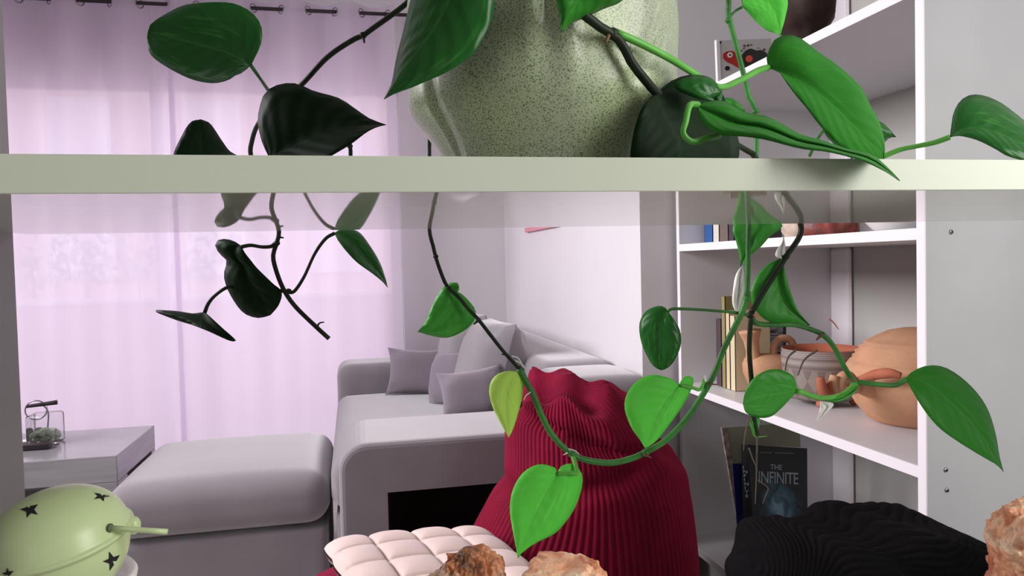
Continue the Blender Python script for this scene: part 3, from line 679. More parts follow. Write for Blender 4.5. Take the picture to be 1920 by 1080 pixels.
card([(1388, 664), (1468, 659), (1468, 612), (1388, 616)], 1.988, M_sea, 'photo_print', sb, ext=(0, .0015, 0), uv=[(0, 0), (1, 0), (1, 1), (0, 1)]*2)
tb = thing('cardboard_folder', atY(1390, 620, 2.08), 'pinkish tan cardboard folder standing behind the navy picture book', 'folder')
card([(1372, 720), (1440, 720), (1440, 548), (1372, 545)], 2.06, B_('tan_board', (.42, .28, .24)), 'board', tb, ext=(0, .004, 0)); card([(1374, 720), (1438, 720), (1438, 551), (1374, 549)], 2.065, M_pages, 'sheet', tb, ext=(0, .003, 0))
# clay jug with flared spout and loop handle
yj = 1.85; jc = atY(1440, 700, yj); s = float(atY(1441, 700, yj)[0]-atY(1440, 700, yj)[0])
jug = thing('clay_jug', (jc[0], yj, z3), 'small tan clay jug with flared spout and loop handle, left of the patterned bowl', 'jug')
pz = lambda py, px=1440: float(atY(px, py, yj)[2])
V, Fc, UV = lathe(jc[0], yj, [(.001, z3), (24*s, z3), (36*s, pz(712)), (41*s, pz(698)), (42*s, pz(682)), (38*s, pz(672)), (24*s, pz(665)), (10*s, pz(663)), (.001, pz(663))], 40); mk('body', V, Fc, M_clay, jug)
v, q = tube_geo([atY(1413, 676, yj), atY(1411, 655, yj), atY(1408, 634, yj), atY(1406, 620, yj)], [13*s, 11*s, 13*s, 19*s], 16, 16); mk('spout', v, q, M_clay, jug)
tube('handle', [atY(1450, 668, yj), atY(1452, 648, yj), atY(1462, 636, yj), atY(1478, 636, yj), atY(1487, 648, yj), atY(1484, 670, yj)], 6.5*s, M_clay, jug, 40, 12)
# patterned footed bowl
yb_ = 1.72; c = atY(1541, 700, yb_); s = float(atY(1542, 700, yb_)[0]-c[0]); pz = lambda py: float(atY(1541, py, yb_)[2])
fb = thing('footed_bowl', (c[0], yb_, z3), 'grey-brown incised cylindrical bowl on small feet, in the middle of the pottery shelf', 'bowl')
ztop = pz(652); zbm = z3+.014
pf = [(.001, zbm), (50*s, zbm), (58*s, zbm+.008), (62*s, zbm+.03), (63*s, zbm+.06), (64*s, ztop-.02), (64.5*s, ztop-.012), (63*s, ztop-.010), (64*s, ztop)]
V, Fc, UV = lathe(c[0], yb_, pf, 64); mk('wall', V, Fc, M_bowl, fb, uv=UV)
V, Fc, UV = lathe(c[0], yb_, [(64*s, ztop), (61*s, ztop+.001), (59*s, ztop-.02), (57*s, zbm+.02), (.001, zbm+.012)], 64); mk('inside', V, Fc, M_clayr, fb)
for a in (-2.2, -.85, 1.6):
    v, q = sph((c[0]+50*s*math.cos(a), yb_+50*s*math.sin(a), z3+.0105), (.013, .013, .011), 12, 8); mk('foot', v, q, M_clayr, fb)
# big clay vessel with ribbed shoulder and a curled clay hand as spout
yv = 1.46; c = atY(1717, 720, yv); s = float(atY(1718, 720, yv)[0]-c[0]); pz = lambda py: float(atY(1717, py, yv)[2])
vs = thing('clay_vessel', (c[0], yv, z3), 'large round terracotta vessel with ribbed shoulders at the near end of the pottery shelf', 'vessel')
pp = [(.1, 803), (62, 803), (72, 797), (90, 772), (103, 745), (108, 725), (104, 700), (98, 690), (93, 688), (94, 682), (88, 680), (90, 673), (83, 671), (84, 664), (77, 662), (76, 655), (70, 653), (60, 645), (40, 634), (20, 629), (8, 628), (.1, 628)]
zof = z3-pz(803)
V, Fc, UV = lathe(c[0], yv, [(a*s, pz(b)+zof) for a, b in pp], 72); mk('body', V, Fc, M_clay, vs)
g = lambda px, py, dy=0: atY(px, py, yv+dy)
tube('neck', [g(1660, 722, .0), g(1632, 722, -.02), g(1608, 722, -.035)], [34*s, 22*s, 12*s], M_clay, vs, 20, 20)
tube('thumb', [g(1604, 730, -.03), g(1590, 708, -.04), g(1578, 712, -.045), g(1576, 730, -.045), g(1588, 740, -.04)], [10*s, 11*s, 10*s, 9*s, 8*s], M_clay, vs, 30, 12)
tube('finger', [g(1566, 746, -.04), g(1562, 725, -.045), g(1565, 704, -.045)], [8*s, 8*s, 7*s], M_clay, vs, 16, 12)
tube('finger', [g(1538, 708, -.05), g(1541, 728, -.05), g(1548, 744, -.05)], [6*s, 8*s, 9*s], M_clayr, vs, 16, 12)
tube('finger', [g(1552, 748, -.045), g(1558, 728, -.045), g(1553, 716, -.045)], [9*s, 7*s, 5*s], M_clayr, vs, 16, 12)
tube('ridge', [g(1612, 712, -.06), g(1640, 703, -.08), g(1668, 700, -.11), g(1690, 705, -.125)], [5*s, 8*s, 8*s, 5*s], M_clayr, vs, 20, 10)

# lowest visible shelf
z4 = .239
mg = thing('magazine', atY(1430, 990, 2.02), 'large pale grey-green magazine leaning behind the black book', 'magazine')
uvq = [(0, 0), (1, 0), (1, 1), (0, 1)]*2
m_, n_, b_ = nt('pale_green_print'); t_ = n_.nodes.new('ShaderNodeTexNoise'); t_.inputs['Scale'].default_value = 7
r_ = n_.nodes.new('ShaderNodeValToRGB'); r_.color_ramp.elements[0].color = (.30, .31, .28, 1); r_.color_ramp.elements[1].color = (.36, .33, .31, 1); e_ = r_.color_ramp.elements.new(.66); e_.color = (.36, .36, .24, 1)
tc_ = n_.nodes.new('ShaderNodeTexCoord'); n_.links.new(tc_.outputs['Object'], t_.inputs[0]); n_.links.new(t_.outputs[0], r_.inputs[0]); n_.links.new(r_.outputs[0], b_.inputs['Base Color'])
card([(1394, 998), (1512, 995), (1498, 792), (1363, 801)], 1.975, m_, 'cover', mg, ext=(0, .006, 0))
card([(1386, 999), (1394, 998), (1363, 801), (1353, 802)], 1.974, mat('speckled_spine', (.42, .32, .30), .6, nscale=60, namt=.5), 'spine', mg, ext=(0, .008, 0))
bb = thing('book', atY(1382, 990, 1.93), 'deep blue book half hidden behind the black book', 'book')
card([(1384, 1003), (1420, 1001), (1408, 868), (1374, 870)], 1.94, B_('deep_blue_cover', (.015, .025, .16)), 'cover', bb, ext=(0, .004, 0)); card([(1387, 1002), (1418, 1000), (1406, 871), (1377, 873)], 1.945, M_pages, 'pages', bb, ext=(0, .012, 0))
kb = thing('book', atY(1450, 990, 1.86), 'black book with pale title lettering and a blue cloud on its cover', 'book')
yk = 1.875
card([(1414, 1000), (1514, 998), (1513, 841), (1402, 834)], yk, M_cover, 'front_cover', kb, ext=(.002, .002, 0), uv=uvq)
prism('spine', [atY(1395, 1001, yk+.02), atY(1414, 1000, yk), atY(1402, 834, yk), atY(1390, 833, yk+.02)], (0, .002, 0), B_('black_spine', (.008, .008, .01)), kb)
card([(1416, 998), (1511, 996), (1510, 843), (1404, 837)], yk+.003, M_pages, 'pages', kb, ext=(0, .024, 0))
card([(1400, 1000), (1514, 998), (1513, 841), (1393, 834)], yk+.028, B_('black_back_cover', (.008, .008, .01)), 'back_cover', kb, ext=(0, .002, 0))
M_txt = mat('pale_grey_lettering', (.42, .50, .55), .5)
o0 = atY(1421, 905, yk-.0006); ux = atY(1493, 908, yk-.0006)-o0; L_ = np.linalg.norm(ux); ux /= L_; uz = np.array([.02, 0, 1.])
s_ = float(np.linalg.norm(atY(1422, 905, yk)-atY(1421, 905, yk)))
text('title_lettering', 'INFINITE', o0, ux, uz, 21.5*s_, M_txt, kb, 1.35, .92)
text('title_lettering', 'THE', atY(1444, 880, yk-.0006), ux, uz, 12.5*s_, M_txt, kb, 1.0, 1.0)
for i, ch in enumerate('INFINITE'):
    text('spine_lettering', ch, atY(1392.2+i*.75, 879+i*7.6, yk+.012), (1, -.8, 0), (0, 0, 1), 8*s_, M_txt, kb, .9)
k = MB()
for i in range(16):
    if i in (6, ): continue
    p = atY(1425+i*4, 848.5+i*.1, yk-.0006); k.box(p[0], p[0]+2.4*s_, p[1]-.0003, p[1], p[2]-1.2*s_, p[2]+1.2*s_)
tag(k.build('small_print', mat('dim_grey_print', (.16, .17, .18), .6), kb), kind='stuff')

# top shelf: painted tile and carved vase
zt = 1.578; ta = thing('painted_tile', atY(1390, 150, 1.98), 'white painted tile with red and black blots on the upper bookcase shelf', 'tile')
q = [(1350, 185), (1448, 176), (1446, 72), (1345, 76)]
yt = 1.97; tP = [atY(a, b, yt) for a, b in q]; zmin = zt+.001
tP = [np.array([p[0], p[1], max(p[2], zmin)]) for p in tP]
prism('tile_body', tP, (0, .010, 0), mat('grey_white_tile', (.60, .58, .57), .3), ta)
prism('tile_border', [tP[0]+[-.006, -.002, 0], tP[0]+[.004, -.002, 0], tP[3]+[.006, -.002, 0], tP[3]+[-.004, -.002, .002]], (0, .012, 0), M_white, ta)
def splat(name, pts, m, dy=.0016): return prism(name, [atY(a, b, yt-dy) for a, b in catmull(pts+[pts[0]], 28)[:-1]], (0, .0014, 0), m, ta)
M_redp = mat('red_paint', (.50, .03, .02), .3); M_blkp = mat('black_paint', (.01, .01, .01), .3); M_orp = mat('orange_red_paint', (.85, .09, .04), .3)
splat('painted_red_shape', [(1357, 100), (1366, 96), (1378, 98), (1387, 118), (1388, 128), (1374, 121), (1362, 115), (1356, 108)], M_redp)
splat('painted_dark_shape', [(1390, 105), (1398, 95), (1409, 91), (1418, 95), (1428, 94), (1440, 103), (1438, 122), (1400, 140), (1390, 125)], M_blkp)
def dot(px, py, r, m, dy): splat('painted_dot', [(px+r*math.cos(a), py+r*math.sin(a)) for a in np.linspace(0, 2*PI, 9)[:-1]], m, dy)
dot(1405, 110, 6.5, M_orp, .003); dot(1369, 103, 5, M_white, .003); dot(1369, 103, 1.8, M_blkp, .0045); dot(1350, 79.5, 2.6, M_blkp, .0016); dot(1364, 128, 4.4, M_blkp, .0016)
for (a, b, r) in ((1403, 85, 2), (1409, 84, 1.2), (1396, 86, 2.6), (1433, 93, 2), (1391, 95, 1.3), (1395, 91, 1.2), (1363, 98, 1.3), (1422, 90, 1.0)): dot(a, b, r, M_blkp if r != 2.6 else mat('mauve_paint', (.3, .08, .14), .4), .0016)
yv = 1.72; c = atY(1508, 60, yv); s = float(atY(1509, 60, yv)[0]-c[0])
zz = lambda py: float(atY(1508, py, yv)[2])
pp = [(.1, 100), (26, 100), (27, 70), (28, 50), (30, 36), (40, 26), (50, 8), (52, -25), (44, -60), (26, -90), (18, -105), (26, -125), (.1, -126)]
zl = zt+.001; 
V, Fc, UV = lathe(c[0], yv, [(a*s, zl+(zz(b)-zz(100))*(1.0)) for a, b in pp], 40, fn=lambda a, z, t: 1+.05*math.sin(7*a+20*z)+.04*math.sin(3*a))
tag(mk('carved_vase', V, Fc, M_vase), 'dark brown carved vase on the upper bookcase shelf behind the bright leaf', 'vase')

# ------------------------------------------------------------------ lower foreground shelf: salt rocks, star bell
def rock(name, cx, cy, prof, m, label, seed, amp=.020, off=None, sub=1.0, cry=0.009, n=220, mm=200, sx=1., sy=.8):
    """prof: (radius, z) outline; surface broken into crystal ridges by noise"""
    C = catmull(prof, mm+1); V = []
    for j in range(mm+1):
        r, z = max(C[j][0], 1e-4), C[j][1]
        for i in range(n):
            a = 2*PI*i/n; q = Vector((math.cos(a)*r*sx, math.sin(a)*r*sy, z))
            o = off(z) if off else 0
            d = amp*noise.noise(q*19+Vector((seed, 0, 0)))+cry*abs(noise.noise(q*55+Vector((0, seed, 0))))*1.3-cry*.45*abs(noise.noise(Vector((q.x*70, q.y*70, q.z*40+seed))))+.0030*noise.noise(q*130)+.002*noise.noise(q*380)
            w = min(1., r/.02); k = Vector((math.cos(a), math.sin(a), .5 if j > mm*.6 else 0))
            z2 = q.z+k.z*d*1.0
            V.append((cx+o+q.x+k.x*d*w, cy+q.y+k.y*d*w, max(z2, LZ+.0005)))
    Fc = [[j*n+i, j*n+(i+1) % n, (j+1)*n+(i+1) % n, (j+1)*n+i] for j in range(mm) for i in range(n)]; Fc.append([mm*n+i for i in range(n)]); Fc.append(list(range(n))[::-1])
    return tag(mk(name, V, Fc, m), label, 'salt rock')
pk = atY(868, 1022, .56)
rock('salt_crystal_rock', pk[0], .56, [(.045, LZ), (.048, LZ+.05), (.046, LZ+.12), (.045, pk[2]-.045), (.036, pk[2]-.028), (.029, pk[2]-.014), (.018, pk[2]-.004), (.0, pk[2]-.001)], M_salt1, 'rough brown and orange salt rock standing in front of the pink cushion', 2, off=lambda z: -.012*max(0, (pk[2]-.02-z)/.1))
pk2 = atY(1080, 1069, .53)
rock('salt_crystal_rock', pk2[0]-.006, .53, [(.030, LZ), (.033, LZ+.06), (.034, LZ+.13), (.034, pk2[2]-.03), (.030, pk2[2]-.010), (.022, pk2[2]-.002), (.0, pk2[2]-.003)], M_salt2, 'pale orange salt rock, only its knobbly top showing right of the brown one', 5)
pk3 = atY(1925, 938, .50)
rock('salt_crystal_rock', pk3[0]+.008, .50, [(.042, LZ), (.040, LZ+.06), (.036, LZ+.11), (.031, pk3[2]-.055), (.035, pk3[2]-.035), (.030, pk3[2]-.014), (.018, pk3[2]-.003), (.0, pk3[2])], M_salt2, 'tall bright orange salt rock at the right edge in front of the black beanbag', 9, amp=.010, cry=.008)

def star_bell():
    yb = .52; c = atY(112, 1010, yb); s = float(atY(113, 1010, yb)[0]-c[0]); c = np.array(c)
    t = thing('star_lantern_ball', (c[0], yb, c[2]-.06), 'pale green enamel ball lantern with punched stars, on the white pot at lower left', 'lantern')
    ax = np.array([-.13, -.13, 1.]); ax /= np.linalg.norm(ax); ex = np.cross([0, 1., 0], ax); ex /= np.linalg.norm(ex); ey = np.cross(ax, ex)
    def place(V): return [c+ex*p[0]*s+ey*p[1]*s+ax*p[2]*s for p in V]
    z0 = 0
    dome = [(138, z0-3), (141, z0), (139, z0+5), (134, z0+7), (131, 18), (122, 42), (106, 64), (84, 82), (58, 94), (30, 101), (.1, 103)]
    low = [(138, z0-3), (134, z0-8), (130, z0-10), (127, -35), (117, -65), (99, -92), (74, -113), (44, -126), (.1, -131)]
    for nm, pf in (('upper_shell', dome), ('lower_shell', low)):
        C = catmull([(a, b) for a, b in pf], 46); V, Fc, UV = lathe(0, 0, [tuple(q) for q in C], 72); mk(nm, place(V), Fc, M_bell, t)
    def surf(px, py):   # hit the ball from the viewing side
        d = ray(px, py); d = d/np.linalg.norm(d); best = None
        for tt in np.linspace(.42, .62, 900):
            q = CAM+d*tt-c; X, Y_, Z_ = q@ex/s, q@ey/s, q@ax/s; r = math.hypot(X, Y_)
            C = dome if Z_ > z0 else low
            zs = [p[1] for p in C]; rs = [p[0] for p in C]
            if Z_ > z0: R_ = np.interp(Z_, zs, rs)
            else: R_ = np.interp(-Z_, [-z for z in zs], rs)
            if -131 < Z_ < 103 and r <= R_: return CAM+d*(tt-.0009)
        return CAM+d*.5
    for (px, py, r, rot, sq) in ((56, 955, 21, .3, .8), (190, 930, 19, -.35, .55), (211, 1052, 20, .35, .95), (15, 1076, 13, .2, .9)):
        P = []
        for k in range(10):
            a = rot+PI/2+k*PI/5; rr = r if k % 2 == 0 else r*.42; P.append(surf(px+rr*math.cos(a)*.9, py-rr*math.sin(a)*sq))
        cc = surf(px, py); V = [cc]+P; Fc = [[0, 1+k, 1+(k+1) % 10] for k in range(10)]; n = ray(px, py); n = n/np.linalg.norm(n)
        V2 = V+[v+n*.0006 for v in V]; Fc += [[11+q[0], 11+q[2], 11+q[1]] for q in Fc]; o = mk('star_hole', V2, Fc, M_dark, t, smooth=False); o['label'] = 'punched black star'
    a = surf(206, 990); b = atY(314, 997, .50); tube('hanging_rod', [a+(a-b)*.02, b], 5.6*s, M_bell, t, 4, 12)
    v, q = tube_geo([a-(b-a)*.02, a+(b-a)*.03], 9*s, 4, 16); mk('eyelet', v, q, mat('eyelet_dark', (.12, .14, .08), .5), t)
    hh = atY(249, 985, .555); v, q = sph(hh, (17*s, 17*s, 21*s), 20, 12); mk('clasp', v, q, M_bell, t)
star_bell()
pt = atY(232, 1074, .60); wp = thing('white_pot', (pt[0]-.045, .60, LZ), 'white cylindrical pot under the star lantern at the lower left', 'pot')
V, Fc, UV = lathe(pt[0]-.052, .60, [(.001, LZ+.001), (.050, LZ+.001), (.056, LZ+.02), (.058, pt[2]-.012), (.060, pt[2]-.003), (.058, pt[2]), (.052, pt[2]-.003), (.001, pt[2]-.012)], 48); mk('wall', V, Fc, M_white, wp)
b_ = box('stand', M_white, pt[0]-.125, pt[0]-.045, .47, .545, LZ+.001, .872, b=.01, smooth=True); tag(b_, 'small white block under the star lantern, below the frame', 'block')

# ------------------------------------------------------------------ the potted pothos
PT = thing('potted_pothos', (.17, .62, fz1), 'trailing green pothos in a large speckled green ceramic pot on the foreground shelf', 'plant')
yp = .622; pc = atY(1018, 200, yp); s = float(atY(1019, 200, yp)[0]-pc[0]); zp = lambda py: float(atY(1018, py, yp)[2])
pp = [(.1, 352), (150, 352), (168, 345), (176, 310), (188, 280), (208, 245), (228, 210), (235, 180), (238, 140), (239, 100), (240, 50), (236, 0), (222, -50), (200, -95), (180, -120), (176, -135), (170, -135), (168, -118), (172, -90), (.1, -85)]
zoff = fz1+.0005-zp(352)
def potfn(a, z, t):
    k = 1.0
    w = math.exp(-((z-zp(60))/.05)**2)
    ang = (a+PI/2+PI) % (2*PI)-PI      # 0 towards the camera
    g = ang+.20
    # gathered folds radiating from a pinch near the top, like tied cloth
    rad = math.hypot(g*.16, z-zp(40)); k += .030*math.sin(8*math.atan2(z-zp(20), g*.16+1e-6))*math.exp(-(rad/.045)**2)*(1-math.exp(-(rad/.012)**2))
    k += -.06*math.exp(-(g/.05)**2)*math.exp(-((z-zp(70))/.032)**2) + .035*math.exp(-((g-.13)/.06)**2)*math.exp(-((z-zp(85))/.04)**2) + .035*math.exp(-((g+.13)/.06)**2)*math.exp(-((z-zp(85))/.035)**2)
    k += .015*math.sin(9*g+1)*w
    L = math.exp(-((ang+1.85)/.5)**2); k += .05*L*math.exp(-((z-zp(205))/.020)**2) - .05*L*math.exp(-((z-zp(110))/.03)**2)*.6
    k -= .045*math.exp(-((ang+1.15)/.05)**2)*math.exp(-((z-zp(235))/.045)**2)
    k -= .03*math.exp(-((ang-.55-.6*(z-zp(150))/.1)/.09)**2)*math.exp(-((z-zp(150))/.05)**2)
    return k
C = catmull([(a*s, zp(b)+zoff) for a, b in pp], 110); V, Fc, UV = lathe(pc[0], yp, [tuple(q) for q in C], 220, fn=potfn); mk('pot', V, Fc, M_pot, PT)
V, Fc, UV = lathe(pc[0], yp, [(.001, zp(-98)+zoff), (169*s, zp(-98)+zoff)], 40); mk('soil', V, Fc, mat('potting_soil', (.03, .02, .015), .95, bump=1, bscale=80), PT)

ZS = fz1+.0012
def leaf(kind, left, right, y0, y1, dl=0., dr=0., mid=None, cup=.004, pet=None, pr=4.5, pm=None, label=None, clamp=False, n=22, h=6, warp=1.15):
    """left/right: edge outlines (px) from the leaf base to its tip; y0..y1 room depth of base and tip;
    dl, dr: how far the two edges swing away in depth"""
    Lc = catmull(left, n+1); Rc = catmull(right, n+1)
    if mid: Mc = catmull(mid, n+1)
    else:
        Mc = (Lc+Rc)/2; 
    V = []; UV = []
    for i in range(n+1):
        t = i/n; e = math.sin(PI*min(1, t*1.02))**.7 if 0 < t < 1 else 0
        yb = y0+(y1-y0)*t
        for j in range(-h, h+1):
            a = abs(j)/h; E_ = Lc[i] if j < 0 else Rc[i]; p = Mc[i]*(1-a)+E_*a
            dd = (dl if j < 0 else dr)*a*e - cup*(a-a*a)*4*e + .0012*math.sin(14*t+3*a)*a
            if not mid and a == 0: dd += 0
            q = atY(p[0], p[1], yb+dd)
            if clamp and q[2] < ZS: q[2] = ZS
            V.append(q); UV.append((.5+.5*j/h, t))
    w = 2*h+1; Fc = [[i*w+j, i*w+j+1, (i+1)*w+j+1, (i+1)*w+j] for i in range(n) for j in range(w-1)]
    o = mk('leaf', V, Fc, ML[kind], PT, uv=UV)
    sm = o.modifiers.new('thickness', 'SOLIDIFY'); sm.thickness = .0005; sm.offset = 0
    if label: o['label'] = label
    if pet:
        P = [atY(*p) for p in pet]; rr = float(np.linalg.norm(atY(pet[0][0]+pr, pet[0][1], pet[0][2])-P[0]))
        tube('petiole', P, [rr, rr*.85, rr], pm or M_stem, o, 30, 8)
    return o
def vine(pts, w, m, nodes=(), n=70, name='vine'):
    P = [atY(*p) for p in pts]; k = float(np.linalg.norm(atY(pts[0][0]+1, pts[0][1], pts[0][2])-P[0]))
    o = tube(name, P, [w*k/2]*3, m, PT, n, 10)
    for (a, b, y) in nodes:
        c = atY(a, b, y); v, q = sph(c, (w*k*.72, w*k*.72, w*k*.62), 12, 8); mk('node', v, q, m, o)
    return o
def twig(pts, w, m=None, par=None):
    P = [atY(*p) for p in pts]; k = float(np.linalg.norm(atY(pts[0][0]+1, pts[0][1], pts[0][2])-P[0])); return tube('aerial_root', P, [w*k/2, w*k/2*.5], m or M_root, par or PT, 14, 6)
YH = .845
# --- vines
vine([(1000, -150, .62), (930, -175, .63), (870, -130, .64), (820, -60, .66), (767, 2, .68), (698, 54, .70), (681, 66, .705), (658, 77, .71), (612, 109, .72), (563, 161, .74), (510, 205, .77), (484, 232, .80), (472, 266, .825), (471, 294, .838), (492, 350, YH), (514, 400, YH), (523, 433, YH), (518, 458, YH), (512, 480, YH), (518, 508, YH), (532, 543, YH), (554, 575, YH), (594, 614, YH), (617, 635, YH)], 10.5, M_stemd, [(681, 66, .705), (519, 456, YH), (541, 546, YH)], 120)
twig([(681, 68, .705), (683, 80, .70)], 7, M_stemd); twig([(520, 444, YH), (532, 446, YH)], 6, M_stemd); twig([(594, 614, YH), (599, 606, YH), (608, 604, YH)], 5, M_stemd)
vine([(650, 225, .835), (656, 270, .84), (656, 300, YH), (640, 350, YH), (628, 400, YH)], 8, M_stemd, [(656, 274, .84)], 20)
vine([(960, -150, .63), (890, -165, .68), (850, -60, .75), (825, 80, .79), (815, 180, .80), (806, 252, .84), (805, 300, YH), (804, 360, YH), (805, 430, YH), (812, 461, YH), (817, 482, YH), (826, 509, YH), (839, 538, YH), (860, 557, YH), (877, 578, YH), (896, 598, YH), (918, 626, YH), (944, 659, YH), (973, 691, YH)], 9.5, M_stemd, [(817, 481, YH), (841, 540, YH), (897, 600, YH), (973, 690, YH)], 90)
vine([(973, 691, YH), (1000, 741, YH), (1016, 780, YH), (1035, 815, YH), (1066, 847, YH), (1097, 862, YH), (1144, 868, YH), (1183, 860, YH), (1214, 846, YH), (1249, 825, YH), (1288, 784, YH), (1319, 738, YH), (1340, 699, YH), (1356, 657, YH), (1377, 614, YH), (1391, 586, YH), (1400, 558, YH)], 11.5, M_stem, [(1073, 851, YH), (1210, 849, YH), (1324, 722, YH), (1400, 560, YH)], 110)
vine([(1400, 558, YH), (1402, 516, YH), (1404, 421, YH), (1412, 350, YH), (1418, 290, YH), (1417, 210, YH), (1405, 184, YH), (1394, 138, YH), (1382, 92, YH), (1371, 50, YH), (1365, 29, YH), (1366, 0, YH), (1352, -80, .80), (1280, -170, .72), (1180, -190, .66), (1100, -150, .63)], 9, M_stem, [(1417, 209, YH), (1366, 38, YH)], 80)
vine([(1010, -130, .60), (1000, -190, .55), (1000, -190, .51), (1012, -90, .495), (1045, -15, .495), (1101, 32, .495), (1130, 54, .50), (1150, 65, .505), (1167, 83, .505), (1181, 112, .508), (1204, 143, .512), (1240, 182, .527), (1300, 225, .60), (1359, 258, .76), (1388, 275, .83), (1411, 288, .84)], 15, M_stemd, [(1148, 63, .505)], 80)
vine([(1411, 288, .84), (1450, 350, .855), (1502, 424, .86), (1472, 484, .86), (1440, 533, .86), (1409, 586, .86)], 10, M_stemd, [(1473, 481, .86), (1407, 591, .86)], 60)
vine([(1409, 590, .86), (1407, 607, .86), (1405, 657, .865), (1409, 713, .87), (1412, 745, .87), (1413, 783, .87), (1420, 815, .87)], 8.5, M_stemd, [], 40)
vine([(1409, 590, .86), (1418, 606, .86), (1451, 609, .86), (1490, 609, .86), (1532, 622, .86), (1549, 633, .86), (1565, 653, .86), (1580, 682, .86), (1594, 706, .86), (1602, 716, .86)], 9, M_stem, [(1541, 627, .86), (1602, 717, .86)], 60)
twig([(1141, 67, .50), (1136, 80, .495)], 8); twig([(1413, 592, .855), (1424, 591, .85)], 4, M_clayr); twig([(1540, 628, .855), (1531, 637, .85)], 7); twig([(1555, 598, .855), (1564, 606, .85), (1572, 617, .85)], 3, M_clayr)
twig([(1602, 714, .855), (1588, 710, .85)], 5); twig([(1329, 720, .84), (1346, 721, .84)], 4); twig([(1206, 852, .84), (1221, 858, .84)], 5)
twig([(897, 601, .84), (888, 608, .84)], 6, M_stemd); twig([(952, 667, .84), (940, 664, .84)], 4, M_stemd)
for q in ([(967, 676, .84), (980, 684, .835), (986, 694, .835)], [(960, 668, .84), (972, 672, .835), (982, 690, .835)], [(995, 735, .84), (986, 742, .84), (982, 750, .84)], [(1064, 849, .84), (1056, 853, .84)], [(1066, 842, .84), (1078, 845, .835), (1086, 852, .835)], [(1323, 716, .84), (1322, 704, .84)]): twig(q, 2.6, M_bract)
M_tend = mat('brown_tendril', (.07, .06, .035), .7)
twig([(1405, 783, .87), (1397, 815, .87), (1394, 845, .87)], 3.2, M_tend); twig([(1420, 812, .87), (1419, 850, .87), (1418, 900, .87), (1416, 945, .87)], 3, M_tend); twig([(1404, 840, .87), (1412, 862, .87), (1420, 880, .87)], 3, M_tend)
twig([(1421, 900, .87), (1440, 915, .87), (1436, 928, .87), (1430, 945, .87)], 2.4, M_tend); twig([(1494, 655, .87), (1478, 670, .87), (1472, 695, .87)], 4, M_tend); twig([(1532, 657, .87), (1508, 675, .87), (1496, 704, .87)], 4, M_tend)
twig([(1410, 783, .87), (1411, 800, .87), (1415, 818, .87), (1438, 818, .87)], 2.6, M_stemb)

# --- leaves over the shelf, left side
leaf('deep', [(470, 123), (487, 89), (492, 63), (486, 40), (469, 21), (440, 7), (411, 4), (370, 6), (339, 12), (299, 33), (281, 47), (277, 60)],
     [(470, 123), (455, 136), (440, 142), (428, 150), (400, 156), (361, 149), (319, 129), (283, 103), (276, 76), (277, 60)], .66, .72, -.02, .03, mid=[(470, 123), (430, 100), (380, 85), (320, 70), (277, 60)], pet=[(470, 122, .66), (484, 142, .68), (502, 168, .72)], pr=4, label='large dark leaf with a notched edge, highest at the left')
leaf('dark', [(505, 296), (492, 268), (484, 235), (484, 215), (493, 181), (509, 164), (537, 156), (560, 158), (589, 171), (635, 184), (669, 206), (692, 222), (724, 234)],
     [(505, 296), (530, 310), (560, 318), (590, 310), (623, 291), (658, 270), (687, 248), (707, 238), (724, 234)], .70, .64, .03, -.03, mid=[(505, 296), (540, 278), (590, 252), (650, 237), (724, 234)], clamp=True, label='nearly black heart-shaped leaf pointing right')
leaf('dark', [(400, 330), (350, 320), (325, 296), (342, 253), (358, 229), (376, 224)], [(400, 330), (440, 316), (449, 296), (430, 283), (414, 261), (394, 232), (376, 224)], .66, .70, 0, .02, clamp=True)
# --- in front of the pot
leaf('deep', [(860, -80), (800, -75), (780, -30), (770, 0), (756, 60), (744, 106), (735, 155), (728, 172), (720, 186)],
     [(860, -80), (905, -60), (922, -25), (926, 20), (913, 57), (888, 100), (842, 133), (800, 152), (768, 166), (741, 175), (720, 186)], .50, .51, .03, -.015, pet=[(860, -80, .50), (890, -150, .50), (930, -190, .53), (980, -150, .60)], mid=[(860, -80), (845, -10), (813, 54), (770, 112), (720, 186)], label='large glossy leaf hanging over the left of the pot')
leaf('mid', [(1140, -60), (1080, -50), (1040, -20), (1043, 0), (1050, 29), (1052, 61)], [(1140, -60), (1180, -40), (1167, 0), (1130, 17), (1098, 32), (1070, 44), (1052, 61)], .47, .485, 0, .02, pet=[(1140, -60, .47), (1130, -130, .48), (1090, -200, .53), (1060, -150, .60)], label='leaf tip hanging in front of the pot gathers')
# --- crown of the plant, above the frame
for (bx, by, tx, ty, y0_, y1_, w_) in ((1040, -190, 960, -330, .62, .58, 60), (1100, -200, 1190, -340, .63, .66, 65), (990, -200, 1040, -360, .66, .70, 60), (900, -180, 800, -300, .64, .62, 55), (1180, -190, 1310, -270, .66, .62, 55)):
    d_ = np.array([tx-bx, ty-by], float); n_2 = np.array([-d_[1], d_[0]])/np.linalg.norm(d_); b0 = np.array([bx, by], float)
    def ed(s_): return [tuple(b0), tuple(b0-d_*.06+n_2*s_*w_*.55), tuple(b0+d_*.12+n_2*s_*w_*.95), tuple(b0+d_*.4+n_2*s_*w_*.9), tuple(b0+d_*.75+n_2*s_*w_*.4), (tx, ty)]
    leaf('mid', ed(1), ed(-1), y0_, y1_, .02, .02, pet=[(bx, by, y0_), ((bx+1040)/2, by+25, .625), (1040, -110, .62)], pr=4)
